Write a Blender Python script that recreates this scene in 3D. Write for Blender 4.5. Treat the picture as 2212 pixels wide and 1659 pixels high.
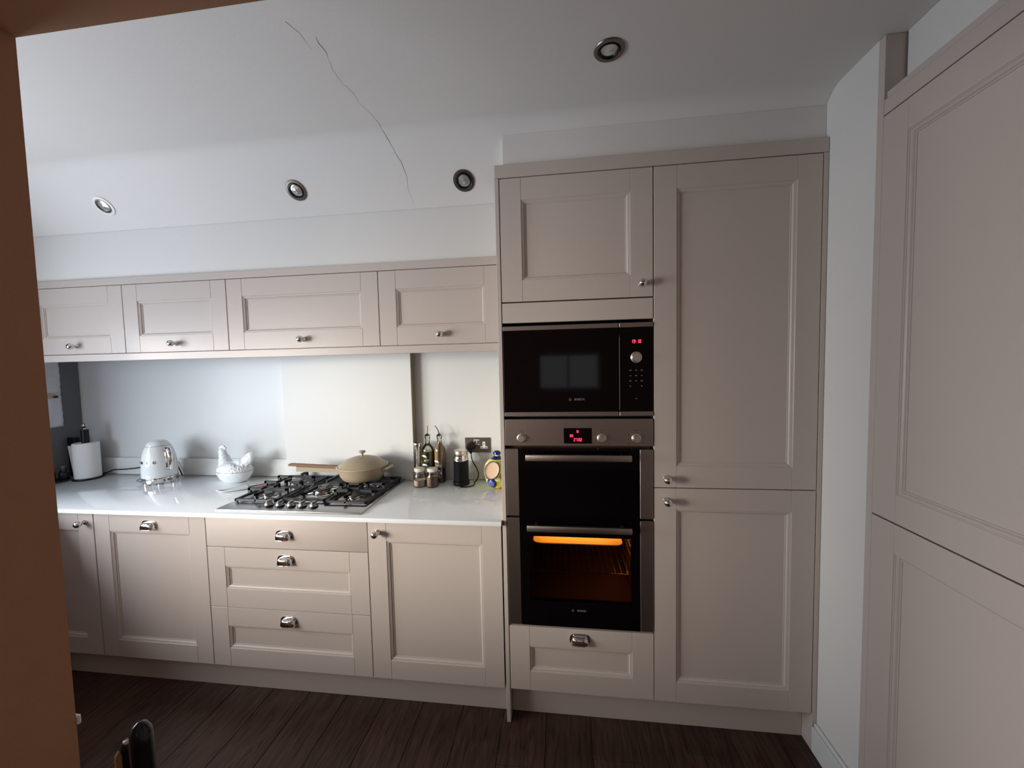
import bpy, bmesh, math, random
from mathutils import Vector, Matrix
random.seed(7)
S = bpy.context.scene
for o in list(bpy.data.objects): bpy.data.objects.remove(o)
PI = math.pi

# ------------------------------------------------------------------ camera
CF, CX, CY, CZ = 835.38, 0.2513, -1.5876, 1.5693
YAW, PITCH, ROLL = map(math.radians, (-7.084, -3.183, -1.259))
F = Vector((math.sin(YAW)*math.cos(PITCH), math.cos(YAW)*math.cos(PITCH), math.sin(PITCH)))
R0 = Vector((math.cos(YAW), -math.sin(YAW), 0)); U0 = R0.cross(F)
R1 = R0*math.cos(ROLL) + U0*math.sin(ROLL); U1 = -R0*math.sin(ROLL) + U0*math.cos(ROLL)
cd = bpy.data.cameras.new('camera'); cam = bpy.data.objects.new('camera', cd)
S.collection.objects.link(cam); S.camera = cam
cam.matrix_world = Matrix(((R1.x, U1.x, -F.x, CX), (R1.y, U1.y, -F.y, CY), (R1.z, U1.z, -F.z, CZ), (0, 0, 0, 1)))
cd.sensor_width = 36; cd.lens = CF/2212*36; cd.clip_start = 0.02; cd.clip_end = 60

# ------------------------------------------------------------------ world, lights, exposure
S.view_settings.view_transform = 'Standard'; S.view_settings.look = 'None'
S.view_settings.gamma = 1; S.view_settings.use_curve_mapping = False
S.view_settings.exposure = 0.15
w = bpy.data.worlds.new('world'); S.world = w; w.use_nodes = True
bg = w.node_tree.nodes['Background']; bg.inputs[0].default_value = (0.95, 0.97, 1.0, 1); bg.inputs[1].default_value = 0.7

def area(name, loc, d, sx, sy, power, col, spread=180):
    l = bpy.data.lights.new(name, 'AREA'); l.shape = 'RECTANGLE'; l.size = sx; l.size_y = sy
    l.energy = power; l.color = col; l.spread = math.radians(spread)
    o = bpy.data.objects.new(name, l); S.collection.objects.link(o); o.location = loc
    o.rotation_euler = Vector(d).to_track_quat('-Z', 'Y').to_euler(); return o
area('window_daylight', (-2.855, -1.00, 1.405), (1, 0, 0), 1.10, 0.91, 33, (0.82, 0.90, 1.0), 170)
area('glazed_door_skylight', (-2.855, -2.125, 1.40), (1, 0.5, 0), 0.95, 0.90, 20, (0.50, 0.72, 1.0), 170)
area('glazed_door_horizon', (-2.85, -2.125, 1.40), (1, 0.75, -0.33), 0.95, 0.90, 20, (1.0, 0.88, 0.70), 70)
area('rear_fill_light', (-1.95, -3.96, 1.40), (0.3, 1, 0), 1.25, 0.95, 4, (1.0, 0.92, 0.85), 150)  # unseen fill lamp added behind the camera to brighten the fronts
sl = bpy.data.lights.new('low_evening_sun', 'SUN'); sl.energy = 0.45; sl.angle = math.radians(4); sl.color = (1.0, 0.82, 0.55)
so = bpy.data.objects.new('low_evening_sun', sl); S.collection.objects.link(so)
so.rotation_euler = Vector((1.49, 1.025, -0.11)).to_track_quat('-Z', 'Y').to_euler(); so.location = (-5, -2, 2)

# ------------------------------------------------------------------ materials
def nt(m): m.use_nodes = True; return m.node_tree
def mat(name, col, rough=0.5, metal=0.0, spec=0.5, coat=0.0, bump=0.0, bscale=200, var=0.0, vscale=3, trans=0.0, ior=1.45, emit=None, es=0.0, stretch=None):
    m = bpy.data.materials.new(name); t = nt(m); b = t.nodes['Principled BSDF']
    b.inputs['Base Color'].default_value = (*col, 1); b.inputs['Roughness'].default_value = rough
    b.inputs['Metallic'].default_value = metal; b.inputs['Specular IOR Level'].default_value = spec
    b.inputs['Coat Weight'].default_value = coat; b.inputs['Transmission Weight'].default_value = trans
    b.inputs['IOR'].default_value = ior
    if emit: b.inputs['Emission Color'].default_value = (*emit, 1); b.inputs['Emission Strength'].default_value = es
    if bump or var:
        tc = t.nodes.new('ShaderNodeTexCoord'); mp = t.nodes.new('ShaderNodeMapping'); t.links.new(tc.outputs['Object'], mp.inputs[0])
        if stretch: mp.inputs['Scale'].default_value = stretch
    if bump:
        n = t.nodes.new('ShaderNodeTexNoise'); n.inputs['Scale'].default_value = bscale; n.inputs['Detail'].default_value = 4
        t.links.new(mp.outputs[0], n.inputs['Vector'])
        bp = t.nodes.new('ShaderNodeBump'); bp.inputs['Strength'].default_value = bump; bp.inputs['Distance'].default_value = 0.002
        t.links.new(n.outputs[0], bp.inputs['Height']); t.links.new(bp.outputs[0], b.inputs['Normal'])
    if var:
        n = t.nodes.new('ShaderNodeTexNoise'); n.inputs['Scale'].default_value = vscale; n.inputs['Detail'].default_value = 5
        t.links.new(mp.outputs[0], n.inputs['Vector'])
        r = t.nodes.new('ShaderNodeMix'); r.data_type = 'RGBA'
        r.inputs[6].default_value = (*[c*(1-var) for c in col], 1); r.inputs[7].default_value = (*[min(1, c*(1+var)) for c in col], 1)
        t.links.new(n.outputs[0], r.inputs[0]); t.links.new(r.outputs[2], b.inputs['Base Color'])
    return m
M = dict(
 paint=mat('cabinet_paint', (0.50, 0.436, 0.396), 0.36, bump=0.05, bscale=420),
 wall=mat('wall_paint', (0.67, 0.655, 0.63), 0.75, bump=0.12, bscale=260, var=0.02),
 ceil=mat('ceiling_paint', (0.70, 0.68, 0.655), 0.85, bump=0.15, bscale=120, var=0.02),
 brown=mat('terracotta_brown_paint', (0.43, 0.22, 0.12), 0.8, bump=0.25, bscale=300, var=0.06, vscale=30),
 skirt=mat('skirting_gloss', (0.66, 0.68, 0.66), 0.35),
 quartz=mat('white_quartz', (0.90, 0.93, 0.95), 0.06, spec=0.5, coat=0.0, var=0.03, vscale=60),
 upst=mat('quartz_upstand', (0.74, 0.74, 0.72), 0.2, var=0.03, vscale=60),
 splash=mat('glossy_glass_splashback', (0.69, 0.70, 0.69), 0.40),
 splashwall=mat('satin_splashback_wall', (0.70, 0.71, 0.70), 0.32, bump=0.05, bscale=300),
 olive=mat('olive_grey_edge', (0.27, 0.24, 0.17), 0.4),
 chrome=mat('polished_chrome', (0.72, 0.70, 0.68), 0.07, 1.0),
 steel=mat('brushed_steel', (0.37, 0.315, 0.285), 0.34, 1.0, bump=0.15, bscale=60, stretch=(1, 1, 60)),
 steelh=mat('brushed_hob_steel', (0.50, 0.49, 0.48), 0.24, 1.0, bump=0.06, bscale=60, stretch=(1, 40, 1)),
 black=mat('black_gloss_glass', (0.002, 0.0015, 0.002), 0.05, spec=0.33),
 blackm=mat('black_plastic', (0.004, 0.004, 0.005), 0.32, spec=0.35),
 blackgap=mat('dark_recess', (0.008, 0.005, 0.004), 0.7),
 iron=mat('cast_iron_enamel', (0.022, 0.024, 0.032), 0.42, bump=0.3, bscale=500),
 burner=mat('burner_cap', (0.03, 0.03, 0.032), 0.32),
 nickel=mat('dark_nickel', (0.22, 0.19, 0.165), 0.35, 1.0),
 whitep=mat('white_plastic', (0.78, 0.78, 0.75), 0.35),
 kett=mat('kettle_enamel', (0.80, 0.83, 0.82), 0.10, coat=0.5),
 ceram=mat('white_ceramic', (0.80, 0.84, 0.86), 0.22, coat=0.3, bump=0.5, bscale=70),
 paper=mat('kitchen_paper', (0.82, 0.82, 0.80), 0.9, bump=0.8, bscale=220),
 cloth=mat('crinkled_cloth', (0.66, 0.69, 0.76), 0.9, bump=0.8, bscale=40),
 pan=mat('sage_tan_enamel', (0.36, 0.30, 0.205), 0.42),
 panin=mat('pan_rim', (0.52, 0.45, 0.35), 0.35),
 wood=mat('beech_spatula', (0.20, 0.095, 0.045), 0.55, var=0.35, vscale=30, stretch=(1, 12, 12)),
 worn=mat('worn_bare_wood', (0.33, 0.13, 0.05), 0.5, var=0.4, vscale=25),
 chair=mat('black_chair_lacquer', (0.008, 0.008, 0.008), 0.22),
 red=mat('red_display', (0.2, 0, 0), 0.5, emit=(1.0, 0.03, 0.09), es=3.0),
 print=mat('grey_print', (0.16, 0.16, 0.16), 0.5),
 darkprint=mat('dark_print', (0.05, 0.035, 0.03), 0.5),
 silver=mat('satin_knob', (0.80, 0.76, 0.70), 0.33, 1.0),
 enamel=mat('oven_enamel', (0.055, 0.03, 0.02), 0.3),
 rack=mat('oven_rack_steel_shaded', (0.16, 0.12, 0.10), 0.35, 1.0), rail=mat('oven_rail_steel_lit', (0.75, 0.65, 0.55), 0.25, 1.0),  # rack steel darkened, rail steel brightened so the rails read as lit
 tray=mat('oven_tray', (0.62, 0.50, 0.36), 0.5), knobgrey=mat('satin_grey_hob_knob', (0.34, 0.33, 0.32), 0.38, 1.0),
 oil=mat('olive_oil', (0.10, 0.075, 0.008), 0.1, coat=1.0),
 vin=mat('amber_vinegar', (0.42, 0.27, 0.13), 0.15, coat=0.6), shadewall=mat('shade_darkened_wall', (0.15, 0.165, 0.18), 0.8, bump=0.1, bscale=260), tin=mat('pale_tin_lid', (0.62, 0.57, 0.50), 0.4),  # left wall colour is darkened to stand in for its shade
 vind=mat('dark_vinegar', (0.07, 0.018, 0.012), 0.1, coat=1.0),
 cork=mat('pourer_steel', (0.20, 0.17, 0.14), 0.3, 1.0),
 pewter=mat('pewter_leaf', (0.55, 0.55, 0.56), 0.25, 1.0),
 salt=mat('pink_salt', (0.75, 0.60, 0.52), 0.8, bump=0.6, bscale=300),
 spice=mat('brown_spice', (0.30, 0.20, 0.15), 0.8, bump=0.6, bscale=300),
 tan=mat('cream_clay', (0.72, 0.53, 0.37), 0.35),
 navy=mat('navy_glaze', (0.012, 0.015, 0.10), 0.2),
 blue=mat('blue_flower_glaze', (0.13, 0.15, 0.55), 0.25),
 yellow=mat('yellow_glaze', (0.75, 0.50, 0.03), 0.25),
 redg=mat('red_glaze', (0.45, 0.035, 0.03), 0.25),
 orange=mat('orange_glaze', (0.60, 0.10, 0.02), 0.25),
 green=mat('green_glaze', (0.10, 0.13, 0.03), 0.3),
 gcoil=mat('grey_cable', (0.22, 0.23, 0.26), 0.4),
 crack=mat('crack_grey', (0.13, 0.12, 0.11), 0.9),  # plain dark grey for the ceiling crack
 seam=mat('seam', (0.16, 0.13, 0.115), 0.8),
 lamp=mat('halogen_lens', (0.62, 0.66, 0.62), 0.12, 0.6),
 cap=mat('brown_cap', (0.20, 0.115, 0.06), 0.6),
)
def glass_mat(name, tint, fac=0.12):
    m = bpy.data.materials.new(name); t = nt(m); t.nodes.clear()
    o = t.nodes.new('ShaderNodeOutputMaterial'); tr = t.nodes.new('ShaderNodeBsdfTransparent'); gl = t.nodes.new('ShaderNodeBsdfGlossy')
    tr.inputs[0].default_value = (*tint, 1); gl.inputs['Roughness'].default_value = 0.03
    fr = t.nodes.new('ShaderNodeLayerWeight'); fr.inputs[0].default_value = fac
    mx = t.nodes.new('ShaderNodeMixShader'); t.links.new(fr.outputs['Fresnel'], mx.inputs[0])
    t.links.new(tr.outputs[0], mx.inputs[1]); t.links.new(gl.outputs[0], mx.inputs[2]); t.links.new(mx.outputs[0], o.inputs[0]); return m
M['glass'] = glass_mat('clear_glass', (0.88, 0.90, 0.88), 0.35)
M['ovenglass'] = glass_mat('tinted_oven_glass', (0.62, 0.52, 0.45), 0.10)
# pot glaze: lime / yellow mottled
def pot_mat():
    m = bpy.data.materials.new('lime_yellow_glaze'); t = nt(m); b = t.nodes['Principled BSDF']; b.inputs['Roughness'].default_value = 0.25
    tc = t.nodes.new('ShaderNodeTexCoord'); n = t.nodes.new('ShaderNodeTexNoise'); n.inputs['Scale'].default_value = 28; n.inputs['Detail'].default_value = 2
    r = t.nodes.new('ShaderNodeValToRGB'); r.color_ramp.elements[0].position = 0.35; r.color_ramp.elements[0].color = (0.28, 0.33, 0.03, 1)
    r.color_ramp.elements[1].position = 0.62; r.color_ramp.elements[1].color = (0.78, 0.76, 0.42, 1)
    e = r.color_ramp.elements.new(0.5); e.color = (0.52, 0.55, 0.08, 1)
    t.links.new(tc.outputs['Object'], n.inputs['Vector']); t.links.new(n.outputs[0], r.inputs[0]); t.links.new(r.outputs[0], b.inputs['Base Color']); return m
M['pot'] = pot_mat()
def floor_mat():
    m = bpy.data.materials.new('dark_oak_plank'); t = nt(m); b = t.nodes['Principled BSDF']
    b.inputs['Roughness'].default_value = 0.42; b.inputs['Specular IOR Level'].default_value = 0.35
    tc = t.nodes.new('ShaderNodeTexCoord'); mp = t.nodes.new('ShaderNodeMapping'); mp.inputs['Scale'].default_value = (14, 1.3, 5)
    oi = t.nodes.new('ShaderNodeObjectInfo'); ad = t.nodes.new('ShaderNodeVectorMath'); ad.operation = 'ADD'
    t.links.new(tc.outputs['Object'], ad.inputs[0]); t.links.new(oi.outputs['Location'], ad.inputs[1]); t.links.new(ad.outputs[0], mp.inputs[0])
    n = t.nodes.new('ShaderNodeTexNoise'); n.inputs['Scale'].default_value = 4; n.inputs['Detail'].default_value = 8; n.inputs['Distortion'].default_value = 1.5
    r = t.nodes.new('ShaderNodeValToRGB'); r.color_ramp.elements[0].position = 0.3; r.color_ramp.elements[0].color = (0.020, 0.010, 0.0075, 1)
    r.color_ramp.elements[1].position = 0.75; r.color_ramp.elements[1].color = (0.088, 0.046, 0.031, 1)
    hv = t.nodes.new('ShaderNodeHueSaturation'); mr = t.nodes.new('ShaderNodeMapRange'); mr.inputs[3].default_value = 0.85; mr.inputs[4].default_value = 1.2
    t.links.new(oi.outputs['Random'], mr.inputs[0]); t.links.new(mr.outputs[0], hv.inputs['Value'])
    t.links.new(mp.outputs[0], n.inputs['Vector']); t.links.new(n.outputs[0], r.inputs[0]); t.links.new(r.outputs[0], hv.inputs['Color']); t.links.new(hv.outputs[0], b.inputs['Base Color'])
    bp = t.nodes.new('ShaderNodeBump'); bp.inputs['Strength'].default_value = 0.25; bp.inputs['Distance'].default_value = 0.002
    t.links.new(n.outputs[0], bp.inputs['Height']); t.links.new(bp.outputs[0], b.inputs['Normal']); return m
M['floor'] = floor_mat()

# ------------------------------------------------------------------ mesh helpers
class MB:
    def __init__(s): s.bm = bmesh.new()
    def _merge(s, t, xf=None):
        if xf: 
            for v in t.verts: v.co = Vector(xf(*v.co))
            bmesh.ops.recalc_face_normals(t, faces=t.faces)
        me = bpy.data.meshes.new('tmp'); t.to_mesh(me); t.free(); s.bm.from_mesh(me); bpy.data.meshes.remove(me); return s
    def box(s, x0, x1, y0, y1, z0, z1, b=0.0, seg=1, xf=None):
        t = bmesh.new(); bmesh.ops.create_cube(t, size=1)
        for v in t.verts: v.co = Vector(((x0+x1)/2+v.co.x*(x1-x0), (y0+y1)/2+v.co.y*(y1-y0), (z0+z1)/2+v.co.z*(z1-z0)))
        if b: bmesh.ops.bevel(t, geom=t.edges[:], offset=b, segments=seg, affect='EDGES', profile=0.5)
        return s._merge(t, xf)
    def lathe(s, prof, c=(0, 0, 0), axis='z', seg=32, sx=1, sy=1, xf=None):
        t = bmesh.new(); rings = []
        for r, h in prof:
            if r < 1e-6: rings.append([t.verts.new((0, 0, h))])
            else: rings.append([t.verts.new((r*sx*math.cos(2*PI*k/seg), r*sy*math.sin(2*PI*k/seg), h)) for k in range(seg)])
        for a, b in zip(rings, rings[1:]):
            for k in range(seg):
                q = (k+1) % seg
                if len(a) == 1 and len(b) == 1: continue
                if len(a) == 1: t.faces.new((a[0], b[q], b[k]))
                elif len(b) == 1: t.faces.new((a[k], a[q], b[0]))
                else: t.faces.new((a[k], a[q], b[q], b[k]))
        c = Vector(c)
        for v in t.verts:
            x, y, z = v.co
            if axis == 'y-': v.co = Vector((x, -z, y)) + c
            elif axis == 'x-': v.co = Vector((-z, x, y)) + c
            elif axis == 'x': v.co = Vector((z, x, y)) + c
            else: v.co = Vector((x, y, z)) + c
        bmesh.ops.recalc_face_normals(t, faces=t.faces)
        return s._merge(t, xf)
    def cyl(s, p0, p1, r0, r1=None, seg=16):
        return s.tube([p0, p1], [r0, r0 if r1 is None else r1], seg)
    def tube(s, pts, r, seg=10, closed=False):
        t = bmesh.new(); P = [Vector(p) for p in pts]; n = len(P); rr = r if isinstance(r, (list, tuple)) else [r]*n
        up = None; rings = []
        for i, p in enumerate(P):
            d = (P[(i+1) % n]-P[i-1]) if closed else (P[min(i+1, n-1)]-P[max(i-1, 0)])
            d.normalize()
            if up is None: up = Vector((0, 0, 1)) if abs(d.z) < 0.9 else Vector((1, 0, 0))
            a = d.cross(up).normalized(); up = a.cross(d).normalized()
            rings.append([t.verts.new(p+(a*math.cos(2*PI*k/seg)+up*math.sin(2*PI*k/seg))*rr[i]) for k in range(seg)])
        pr = list(zip(rings, rings[1:])) + ([(rings[-1], rings[0])] if closed else [])
        for a, b in pr:
            for k in range(seg): t.faces.new((a[k], a[(k+1) % seg], b[(k+1) % seg], b[k]))
        if not closed: t.faces.new(rings[0][::-1]); t.faces.new(rings[-1])
        bmesh.ops.recalc_face_normals(t, faces=t.faces); return s._merge(t)
    def sphere(s, c, r, sc=(1, 1, 1), seg=20, rot=None):
        t = bmesh.new(); bmesh.ops.create_uvsphere(t, u_segments=seg, v_segments=seg//2+2, radius=r)
        for v in t.verts:
            v.co = Vector((v.co.x*sc[0], v.co.y*sc[1], v.co.z*sc[2]))
            if rot: v.co = rot @ v.co
            v.co += Vector(c)
        return s._merge(t)
    def poly(s, pts, y0, y1, xf=None):      # outline in (x,z) extruded over y
        t = bmesh.new(); a = [t.verts.new((x, y0, z)) for x, z in pts]; b = [t.verts.new((x, y1, z)) for x, z in pts]
        t.faces.new(a); t.faces.new(b[::-1])
        for k in range(len(a)): q = (k+1) % len(a); t.faces.new((a[q], a[k], b[k], b[q]))
        bmesh.ops.recalc_face_normals(t, faces=t.faces); return s._merge(t, xf)
    def rects(s, x0, x1, z0, z1, lv, cap=True, xf=None):   # nested mitred rectangles: lv = [(inset, depth y)]
        t = bmesh.new(); R = []
        for i, y in lv: R.append([t.verts.new(p) for p in ((x0+i, y, z0+i), (x1-i, y, z0+i), (x1-i, y, z1-i), (x0+i, y, z1-i))])
        for a, b in zip(R, R[1:]):
            for k in range(4): t.faces.new((a[k], a[(k+1) % 4], b[(k+1) % 4], b[k]))
        if cap: t.faces.new(R[-1])
        return s._merge(t, xf)
def origin(o):
    v = Vector((0, 0, 0))
    while o: v += o.location; o = o.parent
    return v
def link(o, parent=None):
    S.collection.objects.link(o)
    if parent: o.parent = parent
    return o
def put(name, mb, m, parent=None, ang=35, flat=False):
    me = bpy.data.meshes.new(name); off = origin(parent) if parent else Vector((0, 0, 0))
    if off.length > 0: bmesh.ops.translate(mb.bm, verts=mb.bm.verts, vec=-off)
    mb.bm.to_mesh(me); mb.bm.free()
    for mm in (m if isinstance(m, (list, tuple)) else [m]): me.materials.append(mm)
    if not flat:
        me.polygons.foreach_set('use_smooth', [True]*len(me.polygons)); me.set_sharp_from_angle(angle=math.radians(ang))
    return link(bpy.data.objects.new(name, me), parent)
def thing(name, label, cat, loc, group=None):
    o = bpy.data.objects.new(name, None); o.location = loc; o.empty_display_size = 0.05; link(o)
    return tag(o, label, cat, group)
def tag(o, label, cat, group=None):
    o['label'] = label; o['category'] = cat
    if group: o['group'] = group
    return o
def struct(name, mb, m, parent=None, **k):
    o = put(name, mb, m, parent, **k)
    if not parent: o['kind'] = 'structure'
    return o
def text(name, s, size, loc, rot, m, parent, ext=0.0006, bold=0.0):
    c = bpy.data.curves.new(name, 'FONT'); c.body = s; c.size = size; c.extrude = ext; c.offset = bold; c.align_x = 'CENTER'; c.align_y = 'CENTER'
    c.resolution_u = 3
    t = bpy.data.objects.new('tmp', c); S.collection.objects.link(t); t.rotation_euler = rot; t.location = Vector(loc)
    bpy.context.view_layer.update(); dg = bpy.context.evaluated_depsgraph_get()
    me = bpy.data.meshes.new_from_object(t.evaluated_get(dg)); me.transform(t.matrix_world)
    bpy.data.objects.remove(t); mb = MB(); mb.bm.from_mesh(me); return put(name, mb, m, parent, flat=True)
FRONT = (PI/2, 0, 0)

# ================================================================== STRUCTURE
YW = 0.575          # back wall face
XR = 1.240          # right wall / cabinet faces
XL = -2.87          # left wall face
ZC = 2.53
YO0, YO1 = -1.35, -1.04   # opening wall thickness
mb = MB(); mb.box(-3.1, 2.3, -4.1, 0.8, -0.12, -0.016)
fl = struct('floor', mb, M['blackgap'])
PWD = 0.19; meshes = {}
xk = -2.87
def plank_mesh(L):
    L = round(L, 3)
    if L not in meshes:
        b = MB(); b.box(0.0008, PWD-0.0008, 0.0008, L-0.0008, -0.015, 0, b=0.0012)
        me = bpy.data.meshes.new('plank'); b.bm.to_mesh(me); b.bm.free(); me.materials.append(M['floor']); meshes[L] = me
    return meshes[L]
offs = [0.0, -0.62, -1.15, -0.31, -0.9]
i = 0; x = -2.87
while x < 2.2:
    y = 0.57 + offs[(i*3) % 5]*0 
    cuts = sorted({0.57, -4.05} | {round(v, 3) for v in [0.57-0.5-((i*0.67) % 1.4), 0.57-0.5-((i*0.67) % 1.4)-1.4, 0.57-0.5-((i*0.67) % 1.4)-2.8] if v > -3.9})
    for a, b in zip(cuts, cuts[1:]):
        p = bpy.data.objects.new('plank', plank_mesh(b-a)); p.location = (x, a, 0); link(p, fl)
    x += PWD; i += 1
mb = MB(); mb.box(-3.0, 1.5, YW, YW+0.12, -0.1, 2.7); struct('wall_back', mb, M['splashwall'])
# left wall (window over an unseen block added to shade the low doors, then a glazed door), all left of the frame
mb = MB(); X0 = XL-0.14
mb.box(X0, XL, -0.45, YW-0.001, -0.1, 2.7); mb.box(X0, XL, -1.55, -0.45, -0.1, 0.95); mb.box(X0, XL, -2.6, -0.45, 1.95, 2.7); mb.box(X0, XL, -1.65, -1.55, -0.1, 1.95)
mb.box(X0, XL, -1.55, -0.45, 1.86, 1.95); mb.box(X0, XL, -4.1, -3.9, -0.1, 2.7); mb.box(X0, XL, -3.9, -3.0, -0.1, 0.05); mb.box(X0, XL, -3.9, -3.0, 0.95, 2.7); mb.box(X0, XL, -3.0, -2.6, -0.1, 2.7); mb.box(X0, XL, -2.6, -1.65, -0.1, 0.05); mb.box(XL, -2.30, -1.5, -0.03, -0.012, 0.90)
struct('wall_left', mb, M['shadewall'])
mb = MB(); fx0, fx1 = XL-0.09, XL-0.05
for y0_, y1_, z0_, z1_ in ((-1.55, -.45, .95, 1.86), (-2.6, -1.65, .05, 1.95), (-3.9, -3.0, .05, .95)):
    for a in ((y0_+.001, y0_+.04, z0_+.001, z1_-.001), (y1_-.04, y1_-.001, z0_+.001, z1_-.001), (y0_+.041, y1_-.041, z0_+.001, z0_+.04), (y0_+.041, y1_-.041, z1_-.04, z1_-.001)):
        mb.box(fx0, fx1, a[0], a[1], a[2], a[3], b=0.003)
struct('window_1', mb, M['whitep'])
mb = MB(); mb.box(-6.2, -6.0, -12, 3, -0.3, 0.84); mb.box(-3.52, -3.47, -4.9, -2.08, -0.1, 2.1); struct('added_sun_block', mb, M['brown'])  # unseen wall and fence added to block the low sun
# right white wall, its return, and the room beyond
mb = MB(); mb.box(XR, XR+0.35, -0.214, YW-0.001, -0.1, ZC+0.1); struct('wall_right', mb, M['wall'])
mb = MB(); mb.box(XR+0.66, XR+0.8, -4.1, -0.215, -0.1, 2.7); struct('wall_side', mb, M['wall'])
mb = MB(); mb.box(-3.01, 2.04, -4.2, -4.02, -0.1, 0.9); mb.box(-3.01, -2.6, -4.2, -4.02, 0.9, 1.9); mb.box(-1.3, 2.04, -4.2, -4.02, 0.9, 1.15); mb.box(-1.3, -0.07, -4.2, -4.02, 1.15, 1.69)
mb.box(0.83, 2.04, -4.2, -4.02, 1.15, 1.69); mb.box(-1.3, 2.04, -4.2, -4.02, 1.69, 1.9); mb.box(-3.01, 2.04, -4.2, -4.02, 1.9, 2.7)
struct('wall_rear', mb, M['brown'])
mb = MB()
for a in ((-0.069, -0.03, 1.151, 1.689), (0.79, 0.829, 1.151, 1.689), (0.36, 0.39, 1.191, 1.649), (-0.029, 0.789, 1.151, 1.19), (-0.029, 0.789, 1.65, 1.689)): mb.box(a[0], a[1], -4.14, -4.1, a[2], a[3], b=0.003)
for a in ((-2.599, -2.56, .901, 1.899), (-1.34, -1.301, .901, 1.899), (-1.97, -1.93, .941, 1.859), (-2.559, -1.341, .901, .94), (-2.559, -1.341, 1.86, 1.899)): mb.box(a[0], a[1], -4.14, -4.1, a[2], a[3], b=0.003)  # second rear frame, added around the fill lamp
struct('window_2', mb, M['whitep'])
# wall with the opening the photo is taken through
mb = MB(); XJ = -0.604
mb.box(-0.93, XJ, YO0, YO1, -0.014, ZC-0.001); mb.box(-2.295, -0.9301, YO0+.05, YO1-.05, -0.014, 0.91); mb.box(XJ, 1.32, YO0, YO1, 2.105, ZC-0.001); mb.box(1.32, 1.899, YO0, YO1, -0.014, ZC-0.001)  # half-height box left of the jamb is unseen, added to shade low doors
struct('wall_front', mb, M['brown'], flat=True)
# ceiling: flat, rounded knee, 45 degree slope down to the wall-cabinet bulkhead
prof = [(-4.1, ZC)]
for k in range(9):
    a = math.radians(45*k/8); r = 0.09; prof.append((-0.02-r*math.tan(math.radians(22.5))+r*math.sin(a), ZC-r+r*math.cos(a)))
prof += [(0.2085, 2.3015), (0.2095, 2.52), (0.62, 2.52)]
t = MB(); lo = [[], []]; up = [[], []]
for i, X in enumerate((-3.0, 2.05)):
    lo[i] = [t.bm.verts.new((X, y, z)) for y, z in prof]; up[i] = [t.bm.verts.new((X, y, 2.72)) for y, z in prof]
for k in range(len(prof)-1):
    t.bm.faces.new((lo[0][k], lo[0][k+1], lo[1][k+1], lo[1][k])); t.bm.faces.new((up[0][k+1], up[0][k], up[1][k], up[1][k+1]))
    for i in (0, 1): t.bm.faces.new((lo[i][k+1], lo[i][k], up[i][k], up[i][k+1]))
t.bm.faces.new((lo[0][0], lo[1][0], up[1][0], up[0][0])); t.bm.faces.new((lo[1][-1], lo[0][-1], up[0][-1], up[1][-1]))
bmesh.ops.recalc_face_normals(t.bm, faces=t.bm.faces)
ceil = struct('ceiling', t, M['ceil'], ang=30)
def cz(y):
    for (ya, za), (yb, zb) in zip(prof, prof[1:]):
        if ya <= y <= yb: return za+(zb-za)*(y-ya)/max(yb-ya, 1e-6)
    return ZC
cr = [(-.412, .195, 0), (-.415, .177, .0006), (-.418, .14, .0009), (-.409, .11, .0012), (-.414, .068, .0020), (-.428, .045, .0016), (-.436, .02, .0012), (-.445, .001, .0020), (-.452, -.03, .0010), (-.447, -.07, .0012), (-.451, -.132, .0008), (-.463, -.19, .0006), (-.457, -.248, .0010), (-.468, -.30, .0006), (-.465, -.358, .0009), (-.452, -.40, .0004), (-.444, -.427, .0013), (-.447, -.46, .0016), (-.436, -.49, .0003)]
dense = []
for (xa, ya, ra), (xb, yb, rb) in zip(cr, cr[1:]):
    for k in range(4):
        u = k/4; dense.append((xa+(xb-xa)*u+random.uniform(-.0012, .0012), ya+(yb-ya)*u))
cr = [(x, y, cz(y)+0.0001) for x, y in dense]; rad = [.0004, .0007, .0009, .0011, .0018, .0014, .0011, .0020, .0009, .0012, .0008, .0005, .0010, .0005, .0009, .0004, .0012, .0015, .0003]
m1 = MB(); m1.tube(cr, [max(.00025, (rad[i//4]*(1-i%4/4)+rad[min(i//4+1, len(rad)-1)]*(i%4/4))*.62) for i in range(len(cr))], 6)
m1.tube([(-.470, -.40, ZC+.0004), (-.480, -.45, ZC+.0004), (-.478, -.50, ZC+.0004), (-.492, -.54, ZC+.0004)], [.0003, .0005, .0008, .0010], 6)
put('crack', m1, M['crack'], ceil)
# bulkheads above the cabinets
mb = MB(); mb.box(XL+.001, 0.033, 0.2105, YW-0.001, 2.058, 2.519); struct('trim_1', mb, M['wall'])
mb = MB()
mb.poly([(0.21, 2.366), (0.02, 2.366), (0.02, 2.488), (0.21, 2.298)], 0.034, XR-0.001, xf=lambda x, y, z: (y, x, z))
mb.box(0.034, XR-0.001, 0.2105, YW-0.001, 2.366, 2.519); struct('trim_2', mb, M['wall'])
mb = MB(); mb.box(XR+0.055, XR+0.655, -4.0, -0.245, 2.366, ZC-0.001); struct('trim_3', mb, M['wall'])
mb = MB(); mb.box(1.221, XR-0.0005, -0.210, -0.0015, 0.001, 0.104, b=0.0015); mb.box(1.228, XR-0.0005, -0.210, -0.0015, 0.1045, 0.118, b=0.003); struct('baseboard_right', mb, M['skirt'])

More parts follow.
